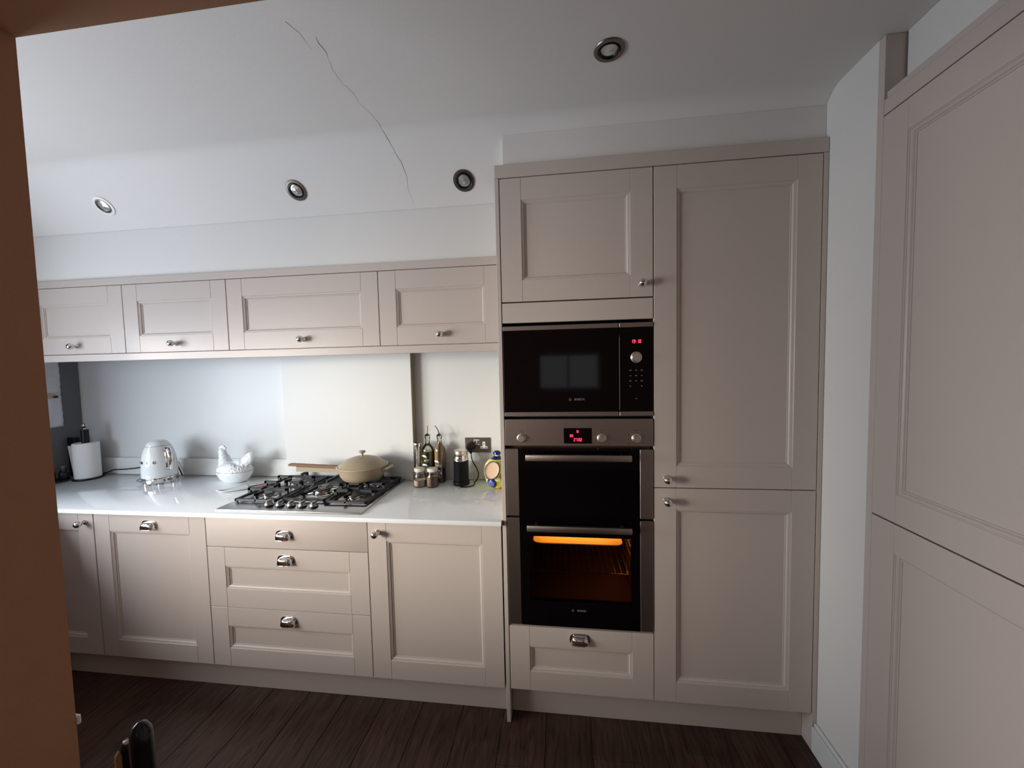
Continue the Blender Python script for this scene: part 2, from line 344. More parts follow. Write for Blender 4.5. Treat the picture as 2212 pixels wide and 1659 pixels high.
# ================================================================== CABINETS
def door_mesh(x0, x1, z0, z1, xf=None, fr=0.086, slab=False, T=0.02):
    """returns (frame MB, panel MB)"""
    f = MB()
    if slab: f.box(x0, x1, 0, T, z0, z1, b=0.0016, seg=2, xf=xf); return f, None
    g = 0.0005; bv = 0.0011
    f.box(x0, x0+fr-g, 0, T, z0, z1, b=bv, xf=xf); f.box(x1-fr+g, x1, 0, T, z0, z1, b=bv, xf=xf)
    f.box(x0+fr, x1-fr, 0.0001, T, z1-fr, z1, b=0.0006, xf=xf); f.box(x0+fr, x1-fr, 0.0001, T, z0, z0+fr, b=0.0006, xf=xf)
    p = MB()
    p.rects(x0+fr, x1-fr, z0+fr, z1-fr, [(0, 0.0012), (0.001, 0.0026), (0.0035, 0.0026), (0.0040, 0.0042), (0.0075, 0.0046), (0.0105, 0.0066), (0.0125, 0.0092), (0.0130, 0.0104), (0.0165, 0.0104), (0.0172, 0.0128)], xf=xf)
    return f, p
def door(parent, x0, x1, z0, z1, xf=None, name='door', slab=False, fr=0.086):
    f, p = door_mesh(x0, x1, z0, z1, xf, fr, slab)
    d = put(name, f, M['paint'], parent, ang=25)
    if p: put('centre_panel', p, M['paint'], d, ang=15)
    return d
def knob(parent, x, z, y=0.0):
    b = MB(); b.lathe([(0, 0), (0.0125, 0), (0.0125, 0.002), (0.0115, 0.005), (0.0075, 0.010), (0.0058, 0.014), (0.0062, 0.017), (0.0112, 0.0195), (0.0150, 0.0250), (0.0162, 0.031), (0.0150, 0.0370), (0.0112, 0.0420), (0.0064, 0.0447), (0, 0.0456)], (x, y-0.0003, z), 'y-', 24)
    return put('knob', b, M['chrome'], parent, ang=50)
def cup(parent, x, z, y=0.0, name='cup_handle'):
    b = MB(); a, d, h = 0.036, 0.024, 0.031
    t = bmesh.new(); nu, nv = 20, 9; V = []
    def sp(v, e): return math.copysign(abs(v)**e, v)
    for j in range(nv+1):
        ph = PI/2*j/nv; row = []
        for i in range(nu+1):
            th = PI*i/nu
            row.append(t.verts.new((x+a*sp(math.cos(th), .55)*sp(math.cos(ph), .45), y-0.003-d*sp(math.sin(th), .6)*sp(math.cos(ph), .5), z-0.018+h*sp(math.sin(ph), .75))))
        V.append(row)
    for j in range(nv):
        for i in range(nu):
            t.faces.new((V[j][i], V[j][i+1], V[j+1][i+1], V[j+1][i]))
    bmesh.ops.remove_doubles(t, verts=t.verts, dist=1e-5); bmesh.ops.recalc_face_normals(t, faces=t.faces)
    b._merge(t)
    pts = [(x-0.041, z-0.020), (x+0.041, z-0.020), (x+0.043, z-0.006), (x+0.040, z+0.008), (x+0.032, z+0.0165), (x+0.020, z+0.0195), (x-0.020, z+0.0195), (x-0.032, z+0.0165), (x-0.040, z+0.008), (x-0.043, z-0.006)]
    b.poly(pts, y-0.0030, y-0.0004)
    b.tube([(x-0.037, y-0.004, z-0.018), (x-0.033, y-0.022, z-0.018), (x-0.020, y-0.027, z-0.018), (x+0.020, y-0.027, z-0.018), (x+0.033, y-0.022, z-0.018), (x+0.037, y-0.004, z-0.018)], 0.0013, 8)
    return put(name, b, M['chrome'], parent, ang=40)
def carcass(parent, x0, x1, y0, y1, z0, z1, name='carcass'):
    b = MB(); t = 0.018
    b.box(x0, x0+t, y0, y1, z0, z1); b.box(x1-t, x1, y0, y1, z0, z1)
    b.box(x0+t+.0002, x1-t-.0002, y0, y1, z0, z0+t); b.box(x0+t+.0002, x1-t-.0002, y0, y1, z1-t, z1); b.box(x0+t+.0002, x1-t-.0002, y1-0.008, y1, z0+t+.0002, z1-t-.0002)
    return put(name, b, M['blackgap'], parent, flat=True)
ZB0, ZB1 = 0.1545, 0.879
B = [-2.627, -2.027, -1.414, -0.609, -0.0045]
g = 0.0016
c = thing('base_cabinet', 'leftmost base cabinet door with round knob, partly behind the brown jamb', 'cabinet', (-2.33, 0.3, 0.15), 'base cabinets under the worktop')
carcass(c, B[0]+.001, B[1]-.001, 0.021, 0.54, ZB0, 0.8815)
d = door(c, B[0]+g, B[1]-g-.001, ZB0, ZB1); knob(d, -2.074, 0.832)
c = thing('base_cabinet', 'taupe base cabinet with one tall panelled door and a chrome cup handle below the kettle', 'cabinet', (-1.72, 0.3, 0.15), 'base cabinets under the worktop')
carcass(c, B[1]+.001, B[2]-.001, 0.021, 0.54, ZB0, 0.8815)
d = door(c, B[1]+g+.001, B[2]-g, ZB0, ZB1); cup(d, -1.713, 0.832)
c = thing('drawer_cabinet', 'wide taupe cabinet of three drawers with cup handles below the hob', 'cabinet', (-1.01, 0.3, 0.15), 'base cabinets under the worktop')
carcass(c, B[2]+.001, B[3]-.001, 0.021, 0.54, ZB0, 0.8815)
d = door(c, B[2]+g, B[3]-g, 0.7375, ZB1, name='drawer', slab=True); cup(d, -1.012, 0.806)
d = door(c, B[2]+g, B[3]-g, 0.4455, 0.7345, name='drawer', fr=0.090); cup(d, -1.010, 0.689)
d = door(c, B[2]+g, B[3]-g, ZB0, 0.4425, name='drawer', fr=0.088); cup(d, -1.011, 0.398)
c = thing('base_cabinet', 'base cabinet with panelled door and round knob left of the oven housing', 'cabinet', (-0.31, 0.3, 0.15), 'base cabinets under the worktop')
carcass(c, B[3]+.001, B[4]-.001, 0.021, 0.54, ZB0, 0.8815)
d = door(c, B[3]+g, B[4]-g, ZB0, ZB1); knob(d, -0.560, 0.832)
c = tag(put('corner_filler', MB().box(XL+.001, B[0]-.0015, 0.0, 0.56, 0.1535, 0.879, b=0.001), M['paint']), 'plain taupe filler in the far left corner under the worktop', 'filler')
p = tag(put('plinth', MB().box(XL+.001, -0.0015, 0.062, 0.078, 0.0005, 0.1535, b=0.0008), M['paint']), 'long taupe plinth running under the base cabinets left of the oven', 'plinth')
p = tag(put('plinth', MB().box(0.0190, 1.2215, 0.062, 0.078, 0.0005, 0.1535, b=0.0008), M['paint']), 'taupe plinth under the oven housing and the larder cupboard', 'plinth')
# worktop
wt = thing('worktop', 'white quartz worktop with low upstand along the back wall', 'worktop', (-1.4, 0.28, 0.883))
b = MB(); b.box(XL+.001, -0.0015, -0.022, YW-.001, 0.883, 0.903, b=0.002, seg=2); put('slab', b, M['quartz'], wt)
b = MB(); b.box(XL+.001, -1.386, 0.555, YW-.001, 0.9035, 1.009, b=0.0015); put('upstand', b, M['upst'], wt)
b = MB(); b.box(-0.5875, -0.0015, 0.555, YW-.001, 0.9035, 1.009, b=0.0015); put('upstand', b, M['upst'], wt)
sp = thing('splashback', 'pale glossy splashback panel with olive right edge behind the hob', 'splashback', (-0.987, 0.55, 0.9035))
b = MB(); b.box(-1.385, -0.589, 0.521, YW-.001, 0.9035, 1.640, b=0.001); put('panel', b, M['splash'], sp)
b = MB(); b.box(-0.5888, -0.5878, 0.5212, YW-.001, 0.9035, 1.640); put('edge_strip', b, M['olive'], sp)
# wall cabinets
Y2 = 0.190
C_ = [-2.611, -2.011, -1.409, -0.604, -0.0015]
labs = ['small wall cabinet furthest left with a knob, cut by the brown jamb', 'small wall cabinet with a knob above the kettle and hen dish, second from the jamb', 'widest wall cabinet, directly above the hob', 'wall cabinet with a knob next to the tall oven housing']
kx = [(-2.308, 1.705), (-1.709, 1.705), (-1.000, 1.706), (-0.300, 1.709)]
yx = lambda x, y, z: (x, y+Y2, z)
for i in range(4):
    c = thing('wall_cabinet', labs[i], 'cabinet', ((C_[i]+C_[i+1])/2, 0.38, 1.66), 'wall cabinets above the splashback')
    carcass(c, C_[i]+.001, C_[i+1]-.001, Y2+0.021, YW-0.002, 1.6645, 2.0155)
    d = door(c, C_[i]+g, C_[i+1]-g, 1.6635, 2.0165, xf=yx); knob(d, kx[i][0], kx[i][1], Y2)
tag(put('pelmet', MB().box(XL+.001, -0.0015, Y2-0.012, Y2+0.018, 1.6245, 1.6605, b=0.0012), M['paint']), 'taupe light pelmet strip running under the wall cabinets', 'pelmet')
b = MB(); b.box(XL+.001, -0.0015, Y2, Y2+0.045, 2.0195, 2.0560, b=0.0015); tag(put('cornice', b, M['paint']), 'taupe top rail running above the wall cabinets', 'cornice')
tag(put('corner_filler', MB().box(XL+.001, C_[0]-.0015, Y2, 0.56, 1.6635, 2.0165, b=0.001), M['paint']), 'plain taupe filler at the far left end of the wall cabinets', 'filler')
# tall oven housing
c = thing('oven_housing', 'tall taupe oven housing with top cupboard door and bottom drawer', 'cabinet', (0.32, 0.3, 0.0))
put('end_panel', MB().box(0.0, 0.0172, 0.0, YW-.002, 0.0005, 2.3115, b=0.0012), M['paint'], c)
b = MB(); b.box(0.0185, 0.0187, 0.021, 0.57, 0.16, 2.30); b.box(0.6188, 0.6190, 0.021, 0.57, 0.16, 2.30); b.box(0.0195, 0.618, 0.560, 0.570, 0.16, 2.30)
b.box(0.0195, 0.618, 0.021, 0.559, 1.775, 1.80); b.box(0.0195, 0.618, 0.03, 0.559, 1.3375, 1.3405); b.box(0.0195, 0.618, 0.03, 0.559, 0.4435, 0.4455); b.box(0.0195, 0.618, 0.021, 0.559, 0.1545, 0.165)
put('carcass', b, M['blackgap'], c, flat=True)
d = door(c, 0.0205, 0.6178, 1.8165, 2.3085); knob(d, 0.5735, 1.8655)
put('filler_panel', MB().box(0.0205, 0.6178, 0.0, 0.02, 1.7305, 1.8115, b=0.0012), M['paint'], c)
d = door(c, 0.0205, 0.6185, 0.1555, 0.4400, name='drawer', fr=0.086); cup(d, 0.318, 0.404)
# larder
c = thing('larder_cabinet', 'tall taupe larder cupboard with two stacked panelled doors right of the ovens', 'cabinet', (0.93, 0.3, 0.15))
carcass(c, 0.6225, 1.2195, 0.021, 0.56, 0.1545, 2.3085)
d = door(c, 0.6215, 1.2195, 1.0555, 2.3085); knob(d, 0.667, 1.0935)
d = door(c, 0.6215, 1.2195, 0.1555, 1.0520); knob(d, 0.667, 1.0035)
put('scribe_panel', MB().box(1.2222, 1.2385, 0.0, YW-.002, 0.0005, 2.3115, b=0.001), M['paint'], c)
tag(put('cornice', MB().box(0.0, 1.2385, -0.001, 0.05, 2.3125, 2.3640, b=0.0015), M['paint']), 'taupe top rail above the oven housing and larder', 'cornice')
# right-hand tall cabinet, its doors face left
c = thing('tall_cabinet', 'tall taupe cupboard at the right edge with two big panelled doors facing left', 'cabinet', (1.5, -0.6, 0.0))
put('end_panel', MB().box(XR-0.001, XR+0.64, -0.2385, -0.2152, 0.0005, ZC-0.001, b=0.0008), M['paint'], c)
b = MB(); b.box(XR+0.021, XR+0.60, -1.03, -0.2395, 0.15, 2.30); put('carcass', b, M['blackgap'], c, flat=True)
rf = lambda x, y, z: (XR-0.002+y, x, z)
yd0, yd1 = -0.842, -0.2402
door(c, yd0, yd1, 1.0645, 2.288, xf=rf); door(c, yd0, yd1, 0.1555, 1.0600, xf=rf)
door(c, yd0-0.190, yd0-0.003, 0.1555, 2.288, xf=rf, slab=True, name='filler_panel')
put('plinth', MB().box(XR+0.05, XR+0.066, -1.03, -0.2395, 0.0005, 0.149, b=0.0008), M['paint'], c)
b = MB(); b.box(XR-0.001, XR+0.053, -1.03, -0.2395, 2.2925, 2.337, b=0.001); b.box(XR+0.004, XR+0.053, -1.03, -0.2395, 2.3375, 2.362, b=0.004)
tag(put('cornice', b, M['paint']), 'taupe top rail sloping up at the right edge above the tall cupboard', 'cornice')

# ================================================================== APPLIANCES
SEG = {'0': 'abcdef', '1': 'bc', '2': 'abged', '3': 'abgcd', '7': 'abc', '8': 'abcdefg', '9': 'abcdfg', '5': 'afgcd', 'H': 'befcg'}
def sevseg(b, ch, x, z, w, h, y, t=0.0011):
    m_ = z+h/2
    R_ = {'a': (x, x+w, z+h-t, z+h), 'd': (x, x+w, z, z+t), 'g': (x, x+w, m_-t/2, m_+t/2), 'b': (x+w-t, x+w, m_+.0004, z+h), 'c': (x+w-t, x+w, z, m_-.0004), 'f': (x, x+t, m_+.0004, z+h), 'e': (x, x+t, z, m_-.0004)}
    for s_ in SEG[ch]: r = R_[s_]; b.box(r[0], r[1], y, y+.0004, r[2], r[3])
def digits(b, s_, x, z, w, h, y, gap=0.0025, t=0.0011):
    for ch in s_:
        if ch == ':': b.box(x, x+t, y, y+.0004, z+h*.28, z+h*.28+t); b.box(x, x+t, y, y+.0004, z+h*.66, z+h*.66+t); x += t+gap
        else: sevseg(b, ch, x, z, w, h, y, t); x += w+gap
YA = -0.002
mw = thing('microwave', 'built-in black glass microwave with a red clock above the oven', 'microwave', (0.318, 0.2, 1.344))
put('body', MB().box(0.024, 0.612, 0.02, 0.40, 1.3445, 1.722, b=0.003), M['blackm'], mw)
dr = put('door', MB().box(0.0205, 0.4838, YA, 0.018, 1.3640, 1.6970, b=0.001), M['black'], mw)
put('steel_strip', MB().box(0.0205, 0.4838, YA-.002, 0.018, 1.6980, 1.7165, b=0.0015), M['steel'], dr)
put('steel_strip', MB().box(0.0205, 0.4838, YA-.002, 0.018, 1.3450, 1.3630, b=0.0015), M['steel'], dr)
text('lettering', 'BOSCH', 0.0125, (0.3285, YA-.0006, 1.4135), FRONT, M['print'], dr, bold=0.0002)
b = MB(); b.tube([(0.292+0.005*math.cos(k*PI/8), YA-.0008, 1.4135+0.005*math.sin(k*PI/8)) for k in range(16)], 0.0005, 4, closed=True); b.box(0.2895, 0.2945, YA-.001, YA-.0002, 1.4130, 1.4140); b.box(0.2893, 0.2900, YA-.001, YA-.0002, 1.4105, 1.4165); b.box(0.2940, 0.2947, YA-.001, YA-.0002, 1.4105, 1.4165); put('logo', b, M['print'], dr, flat=True)
cp = put('control_panel', MB().box(0.4872, 0.6165, YA, 0.018, 1.3640, 1.6970, b=0.001), M['black'], mw)
put('steel_strip', MB().box(0.4872, 0.6165, YA-.002, 0.018, 1.6980, 1.7165, b=0.0015), M['steel'], cp)
put('steel_strip', MB().box(0.4872, 0.6165, YA-.002, 0.018, 1.3450, 1.3630, b=0.0015), M['steel'], cp)
b = MB(); digits(b, '19:18', 0.5335, 1.6355, 0.0062, 0.0135, YA-.0008, gap=0.0028, t=0.0017); put('clock_digits', b, M['red'], cp, flat=True)
b = MB(); b.lathe([(0.0212, 0), (0.0222, 0.003), (0.0205, 0.0035), (0.0175, 0.002), (0.0165, 0.003), (0.0165, 0.016), (0.0155, 0.0178), (0, 0.0182)], (0.552, YA-.0004, 1.5795), 'y-', 40); put('knob', b, M['silver'], cp)
b = MB()
for r, zz in enumerate((1.527, 1.506, 1.485, 1.464)):
    for q, xx in enumerate((0.530, 0.552, 0.574)):
        if r == 3 and q == 1: continue
        wd = (0.010, 0.007, 0.009, 0.006)[(r+q) % 4]
        b.box(xx-wd/2, xx+wd/2, YA-.0005, YA-.0001, zz-.001, zz+.0012); b.box(xx-wd/3, xx+wd/4, YA-.0005, YA-.0001, zz+.0018, zz+.003)
b.box(0.5495, 0.5545, YA-.0005, YA-.0001, 1.413, 1.416); put('key_marks', b, M['print'], cp, flat=True)['kind'] = 'stuff'

ov = thing('double_oven', 'built-in double oven, steel control panel on top, lower oven lit orange', 'oven', (0.318, 0.2, 0.446))
b = MB()   # shell with a real lower cavity
b.box(0.024, 0.613, 0.030, 0.55, 0.885, 1.330); b.box(0.024, 0.080, 0.030, 0.55, 0.448, 0.8845); b.box(0.558, 0.613, 0.030, 0.55, 0.448, 0.8845)
b.box(0.0805, 0.5575, 0.030, 0.55, 0.448, 0.525); b.box(0.0805, 0.5575, 0.47, 0.55, 0.5255, 0.8845); put('body', b, M['enamel'], ov, flat=True)
cp = put('control_panel', MB().box(0.0205, 0.6172, YA-.002, 0.02, 1.2225, 1.3335, b=0.0015), M['steel'], ov)
yp = YA-.002
dp = put('display', MB().box(0.2635, 0.3765, yp-.0008, yp-.0001, 1.2330, 1.2970), M['black'], cp)
b = MB(); digits(b, '27:02', 0.3035, 1.2425, 0.0062, 0.0125, yp-.0014, gap=0.0016, t=0.0015); digits(b, '88', 0.2885, 1.2600, 0.0055, 0.0105, yp-.0014, gap=0.0016, t=0.0013)
b.box(0.3185, 0.3205, yp-.0014, yp-.0010, 1.277, 1.2885); b.box(0.3155, 0.3165, yp-.0014, yp-.0010, 1.278, 1.2875); b.box(0.3225, 0.3235, yp-.0014, yp-.0010, 1.278, 1.2875)
put('display_digits', b, M['red'], dp, flat=True)
for kx_ in (0.089, 0.4155, 0.551):
    b = MB(); b.lathe([(0.0175, 0), (0.0182, 0.003), (0.0165, 0.004), (0.0150, 0.003), (0.0146, 0.004), (0.0146, 0.014), (0.0135, 0.0158), (0, 0.0162)], (kx_, yp-.0004, 1.2550), 'y-', 40)
    k_ = put('knob', b, M['silver'], cp)
    put('pointer', MB().box(kx_-.0006, kx_+.0006, yp-.0172, yp-.0167, 1.2620, 1.2675), M['darkprint'], cp, flat=True)
b = MB(); random.seed(3)
for cx_, spots in ((0.089, [(-.016, .010), (.022, .012), (0, .026), (.006, .030), (-.006, .031), (.006, .023)]), (0.4155, [(-.031, .014), (-.030, -.024), (.030, .014), (.031, -.002), (.031, -.022), (.0, .024), (-.004, .034), (.006, .031)]), (0.551, [(-.028, .011), (-.030, -.004), (-.028, -.017), (-.027, -.025), (.030, .014), (.030, .002), (.030, -.018), (0, .024), (0, .031), (.008, .034), (-.008, .033)])):
    for dx, dz in spots: ww = random.uniform(.0015, .0035); b.box(cx_+dx-ww, cx_+dx+ww, yp-.0003, yp-.0001, 1.255+dz-.001, 1.255+dz+.0014)
put('panel_marks', b, M['darkprint'], cp, flat=True)['kind'] = 'stuff'
# upper door
ud = put('upper_door', MB().box(0.0745, 0.5650, YA, 0.020, 0.9175, 1.2115, b=0.001), M['black'], ov)
for x0_, x1_ in ((0.0210, 0.0735), (0.5660, 0.6172)): put('side_strip', MB().box(x0_, x1_, YA-.001, 0.020, 0.9240, 1.2090, b=0.0015), M['steel'], ud)
def bar(parent, z, x0_=0.1075, x1_=0.5275):
    b = MB(); b.box(x0_, x1_, -0.048, -0.034, z-0.0128, z+0.0128, b=0.003, seg=2)
    for xx in (x0_+.03, x1_-.04): b.box(xx, xx+.012, -0.0345, -0.0025, z-.006, z+.006)
    return put('handle', b, M['steel'], parent)
bar(ud, 1.1815)
# lower door : frame of black glass round a see-through pane
b = MB(); b.box(0.0745, 0.1100, YA, 0.020, 0.4500, 0.9160); b.box(0.5305, 0.5650, YA, 0.020, 0.4500, 0.9160); b.box(0.1100, 0.5305, YA, 0.020, 0.8390, 0.9160); b.box(0.1100, 0.5305, YA, 0.020, 0.4500, 0.5600)
ld = put('lower_door', b, M['black'], ov, flat=True)
put('window_pane', MB().box(0.1102, 0.5303, 0.001, 0.004, 0.5602, 0.8388), M['ovenglass'], ld, flat=True)
for x0_, x1_ in ((0.0210, 0.0735), (0.5660, 0.6172)): put('side_strip', MB().box(x0_, x1_, YA-.001, 0.020, 0.4500, 0.9150, b=0.0015), M['steel'], ld)
bar(ld, 0.8885)
text('lettering', 'BOSCH', 0.0115, (0.3275, YA-.0006, 0.5240), FRONT, M['print'], ld, bold=0.0002)
b = MB(); b.tube([(0.291+0.0045*math.cos(k*PI/8), YA-.0008, 0.524+0.0045*math.sin(k*PI/8)) for k in range(16)], 0.0005, 4, closed=True); b.box(0.2888, 0.2932, YA-.001, YA-.0002, 0.5235, 0.5245); b.box(0.2886, 0.2893, YA-.001, YA-.0002, 0.5212, 0.5268); b.box(0.2928, 0.2935, YA-.001, YA-.0002, 0.5212, 0.5268); put('logo', b, M['print'], ld, flat=True)
# inside
b = MB(); rr_ = [(0.125+.03*(1-math.cos(t_)) if sx < 0 else 0.505-.03*(1-math.cos(t_)), (0.035+.03*(1-math.sin(t_))) if sy < 0 else 0.40-.03*(1-math.sin(t_))) for sx, sy, ts in ((-1, -1, (0, 1, 2, 3, 4)), (1, -1, (4, 3, 2, 1, 0)), (1, 1, (0, 1, 2, 3, 4)), (-1, 1, (4, 3, 2, 1, 0))) for t_ in [q*PI/8 for q in ts]]
b.poly(rr_, 0.790, 0.794, xf=lambda x, y, z: (x, z, y)); put('baking_tray', b, M['tray'], ov)
b = MB()
for zr in (0.66,):
    b.tube([(0.09, 0.05, zr), (0.548, 0.05, zr), (0.548, 0.44, zr), (0.09, 0.44, zr)], 0.0028, 6, closed=True)
    for k in range(17): xx = 0.11+k*0.026; b.cyl((xx, 0.05, zr+.002), (xx, 0.44, zr+.002), 0.0014, seg=6)
put('oven_rack', b, M['rack'], ov)
for xr, xp in ((0.551, 0.5545), (0.087, 0.0838)):
    b = MB()
    for zz in (0.56, 0.60, 0.64, 0.70, 0.74, 0.78, 0.83): b.cyl((xr, 0.045, zz), (xr, 0.45, zz), 0.0028, seg=6)
    for yy in (0.06, 0.25, 0.44): b.cyl((xp, yy, 0.54), (xp, yy, 0.86), 0.0028, seg=6)
    put('rack_rail', b, M['rail'], ov)
M['bulb'] = mat('oven_bulb', (1, .6, .2), 0.4, emit=(1.0, 0.55, 0.16), es=12)
put('oven_lamp', MB().sphere((0.47, 0.452, 0.848), 0.012), M['bulb'], ov)
pl = bpy.data.lights.new('oven_rail_fill', 'POINT'); pl.energy = 1.3; pl.color = (1.0, 0.48, 0.12); pl.shadow_soft_size = 0.015  # point lamp added beside the right rails, away from the bulb
po = bpy.data.objects.new('oven_rail_fill', pl); po.location = (0.528, 0.20, 0.80); S.collection.objects.link(po)

al = area('oven_roof_fill', (0.31, 0.20, 0.8835), (0, 0, -1), 0.36, 0.26, 3.0, (1.0, 0.50, 0.06))  # area lamp added to imitate bulb glow spread by the cavity roof
# ---- hob
hb = thing('gas_hob', 'five-burner stainless steel gas hob with black cast-iron grates', 'hob', (-1.006, 0.262, 0.9035))
b = MB(); b.box(-1.368, -0.642, 0.008, 0.519, 0.9035, 0.9118, b=0.0022, seg=2); put('steel_plate', b, M['steelh'], hb)
HZ = 0.9121
burn = [(-1.236, 0.187, 0.026), (-1.236, 0.400, 0.036), (-1.000, 0.278, 0.046), (-0.770, 0.187, 0.030), (-0.770, 0.400, 0.036)]
for bx_, by_, r in burn:
    b = MB(); b.lathe([(r*1.75, HZ-.0001), (r*1.7, HZ+.0008), (r*1.1, HZ+.0018), (r*0.95, HZ+.004), (r*0.98, HZ+0.014), (r*1.02, HZ+0.0155), (0, HZ+0.016)], (bx_, by_, 0), 'z', 40)
    for k in range(0): pass
    q = put('burner', b, M['chrome'], hb)
    b = MB(); b.lathe([(0, 0.0163), (r*1.08, 0.0163), (r*1.12, 0.019), (r*1.08, 0.0225), (r*0.7, 0.0245), (r*0.3, 0.0235), (0, 0.0235)], (bx_, by_, HZ), 'z', 40); put('burner_cap', b, M['burner'], q)
    if r > 0.04:
        for k in range(3): a = k*2*PI/3+.4; put('burner_port', MB().sphere((bx_+math.cos(a)*r*.55, by_+math.sin(a)*r*.55, HZ+.0245), r*.2, (1, 1, .12), 12), M['blackm'], q)
def grate(x0_, x1_, y0_, y1_, centres, mid=False):
    b = MB(); z0 = HZ+0.0065; z1 = HZ+0.0460; w_ = 0.0130; h_ = 0.0120
    e = dict(b=0.0022)
    b.box(x0_, x1_, y0_, y0_+w_, z0, z0+h_, **e); b.box(x0_, x1_, y1_-w_, y1_, z0, z0+h_, **e)
    b.box(x0_, x0_+w_, y0_, y1_, z0, z0+h_, **e); b.box(x1_-w_, x1_, y0_, y1_, z0, z0+h_, **e)
    for cx_ in (x0_, x1_-w_):
        for cy_ in (y0_, y1_-w_): b.box(cx_+.001, cx_+w_-.001, cy_+.001, cy_+w_-.001, HZ+.0004, z0+.002)
    t_ = 0.0125
    for cy_, rr in centres:
        xc = (x0_+x1_)/2
        for side, xs, xe in ((0, x0_, xc-rr), (1, xc+rr, x1_)):
            b.box(xs, xe, cy_-t_/2, cy_+t_/2, z1-0.0145, z1, **e)
            px_ = xs if side == 0 else xe-0.018
            b.box(px_, px_+0.018, cy_-t_/2, cy_+t_/2, z0, z1, **e)
        for ys, ye, pp in ((y0_ if cy_ == centres[0][0] else cy_-rr-.05, cy_-rr, 0), (cy_+rr, y1_ if cy_ == centres[-1][0] else cy_+rr+.05, 1)):
            b.box(xc-t_/2, xc+t_/2, ys, ye, z1-0.0145, z1, **e)
            py_ = ys if pp == 0 else ye-0.018
            b.box(xc-t_/2, xc+t_/2, py_, py_+0.018, z0, z1, **e)
    if mid:
        yc = (y0_+y1_)/2; b.box(x0_, x1_, yc-t_/2, yc+t_/2, z0, z0+h_, **e)
        for xs in (x0_, x1_-.075): b.box(xs, xs+.075, yc-t_/2, yc+t_/2, z1-.0145, z1, **e); b.box(xs if xs == x0_ else x1_-.018, (xs if xs == x0_ else x1_-.018)+.018, yc-t_/2, yc+t_/2, z0, z1, **e)
    return put('grate', b, M['iron'], hb, ang=30)
grate(-1.348, -1.124, 0.098, 0.500, [(0.187, 0.032), (0.400, 0.042)], True)
grate(-1.116, -0.884, 0.118, 0.500, [(0.278, 0.040)])
grate(-0.876, -0.660, 0.098, 0.500, [(0.187, 0.032), (0.400, 0.042)], True)
b = MB(); b.box(-1.018, -1.006, 0.455, 0.467, HZ+.018, HZ+0.058, b=0.002); b.box(-1.05, -1.006, 0.457, 0.465, HZ+0.050, HZ+0.058, b=0.002); b.box(-1.018, -1.006, 0.455, 0.485, HZ+.012, HZ+.020); put('grate_finger', b, M['iron'], hb)
for k in range(5):
    kx_ = -1.137+k*0.0577
    b = MB(); b.lathe([(0.0195, HZ+0.0065), (0.0185, HZ+0.008), (0.0165, HZ+0.012), (0.0162, HZ+0.018), (0.0145, HZ+0.0195), (0, HZ+0.0195)], (kx_, 0.066, 0), 'z', 28)
    b.box(kx_-.0055, kx_+.0055, 0.052, 0.083, HZ+.019, HZ+.0275, b=0.0025)
    q = put('control_knob', b, M['knobgrey'], hb)
    b = MB(); b.lathe([(0, .0001), (0.021, .0001), (0.0205, .005), (0.0185, .0063), (0, .0063)], (kx_, 0.066, HZ), 'z', 28); put('knob_base', b, M['blackm'], q)

# ================================================================== SMALL THINGS
WZ = 0.9034
# pan
px, py, pz = -0.820, 0.372, HZ+0.0464
pn = thing('frying_pan', 'deep sage-tan pan with domed lid on the right rear burner', 'pan', (px, py, pz))
b = MB(); b.lathe([(0, 0), (0.088, 0), (0.102, 0.006), (0.116, 0.026), (0.1235, 0.048), (0.1242, 0.050), (0.1285, 0.065), (0.1318, 0.071), (0.1303, 0.0735), (0.127, 0.072), (0.122, 0.063), (0.11, 0.028), (0.09, 0.008), (0, 0.006)], (px, py, pz), 'z', 64); put('body', b, M['pan'], pn)
b = MB(); b.lathe([(0.1312, 0.0733), (0.1335, 0.0740), (0.1312, 0.0762), (0.127, 0.0750)], (px, py, pz), 'z', 64); put('rim', b, M['panin'], pn)
b = MB(); b.lathe([(0.1255, 0.0740), (0.1255, 0.0758), (0.115, 0.083), (0.099, 0.096), (0.077, 0.108), (0.049, 0.117), (0.02, 0.1205), (0, 0.121)], (px, py, pz), 'z', 64); l_ = put('lid', b, M['pan'], pn)
b = MB(); b.lathe([(0, 0.1205), (0.007, 0.1205), (0.0055, 0.126), (0.0055, 0.136), (0.013, 0.140), (0.0175, 0.143), (0.0175, 0.149), (0.015, 0.151), (0, 0.151)], (px, py, pz), 'z', 28); put('lid_knob', b, M['pan'], l_)
b = MB(); hx0, hx1 = px-0.128, px-0.385
b.poly([(hx0, pz+.030), (hx0, pz+.052), (hx1, pz+.0605), (hx1, pz+.034)], py-0.012, py+0.012); put('handle', b, M['pan'], pn)
b = MB(); b.tube([(px+0.125, py+.026, pz+.056), (px+0.150, py+.024, pz+.062), (px+0.163, py+.014, pz+.066), (px+0.167, py, pz+.067), (px+0.163, py-.014, pz+.066), (px+0.150, py-.024, pz+.062), (px+0.125, py-.026, pz+.056)], 0.0070, 10); put('side_handle', b, M['pan'], pn)
sp_ = thing('spatula', 'brown wooden spatula resting along the pan handle', 'spatula', (px-0.25, py, pz+.0615))
b = MB(); b.poly([(px-.133, pz+.0535), (px-.133, pz+.0660), (px-.425, pz+.0760), (px-.432, pz+.0745), (px-.432, pz+.0640)], py-0.011, py+0.012); put('wooden_shaft', b, M['wood'], sp_)
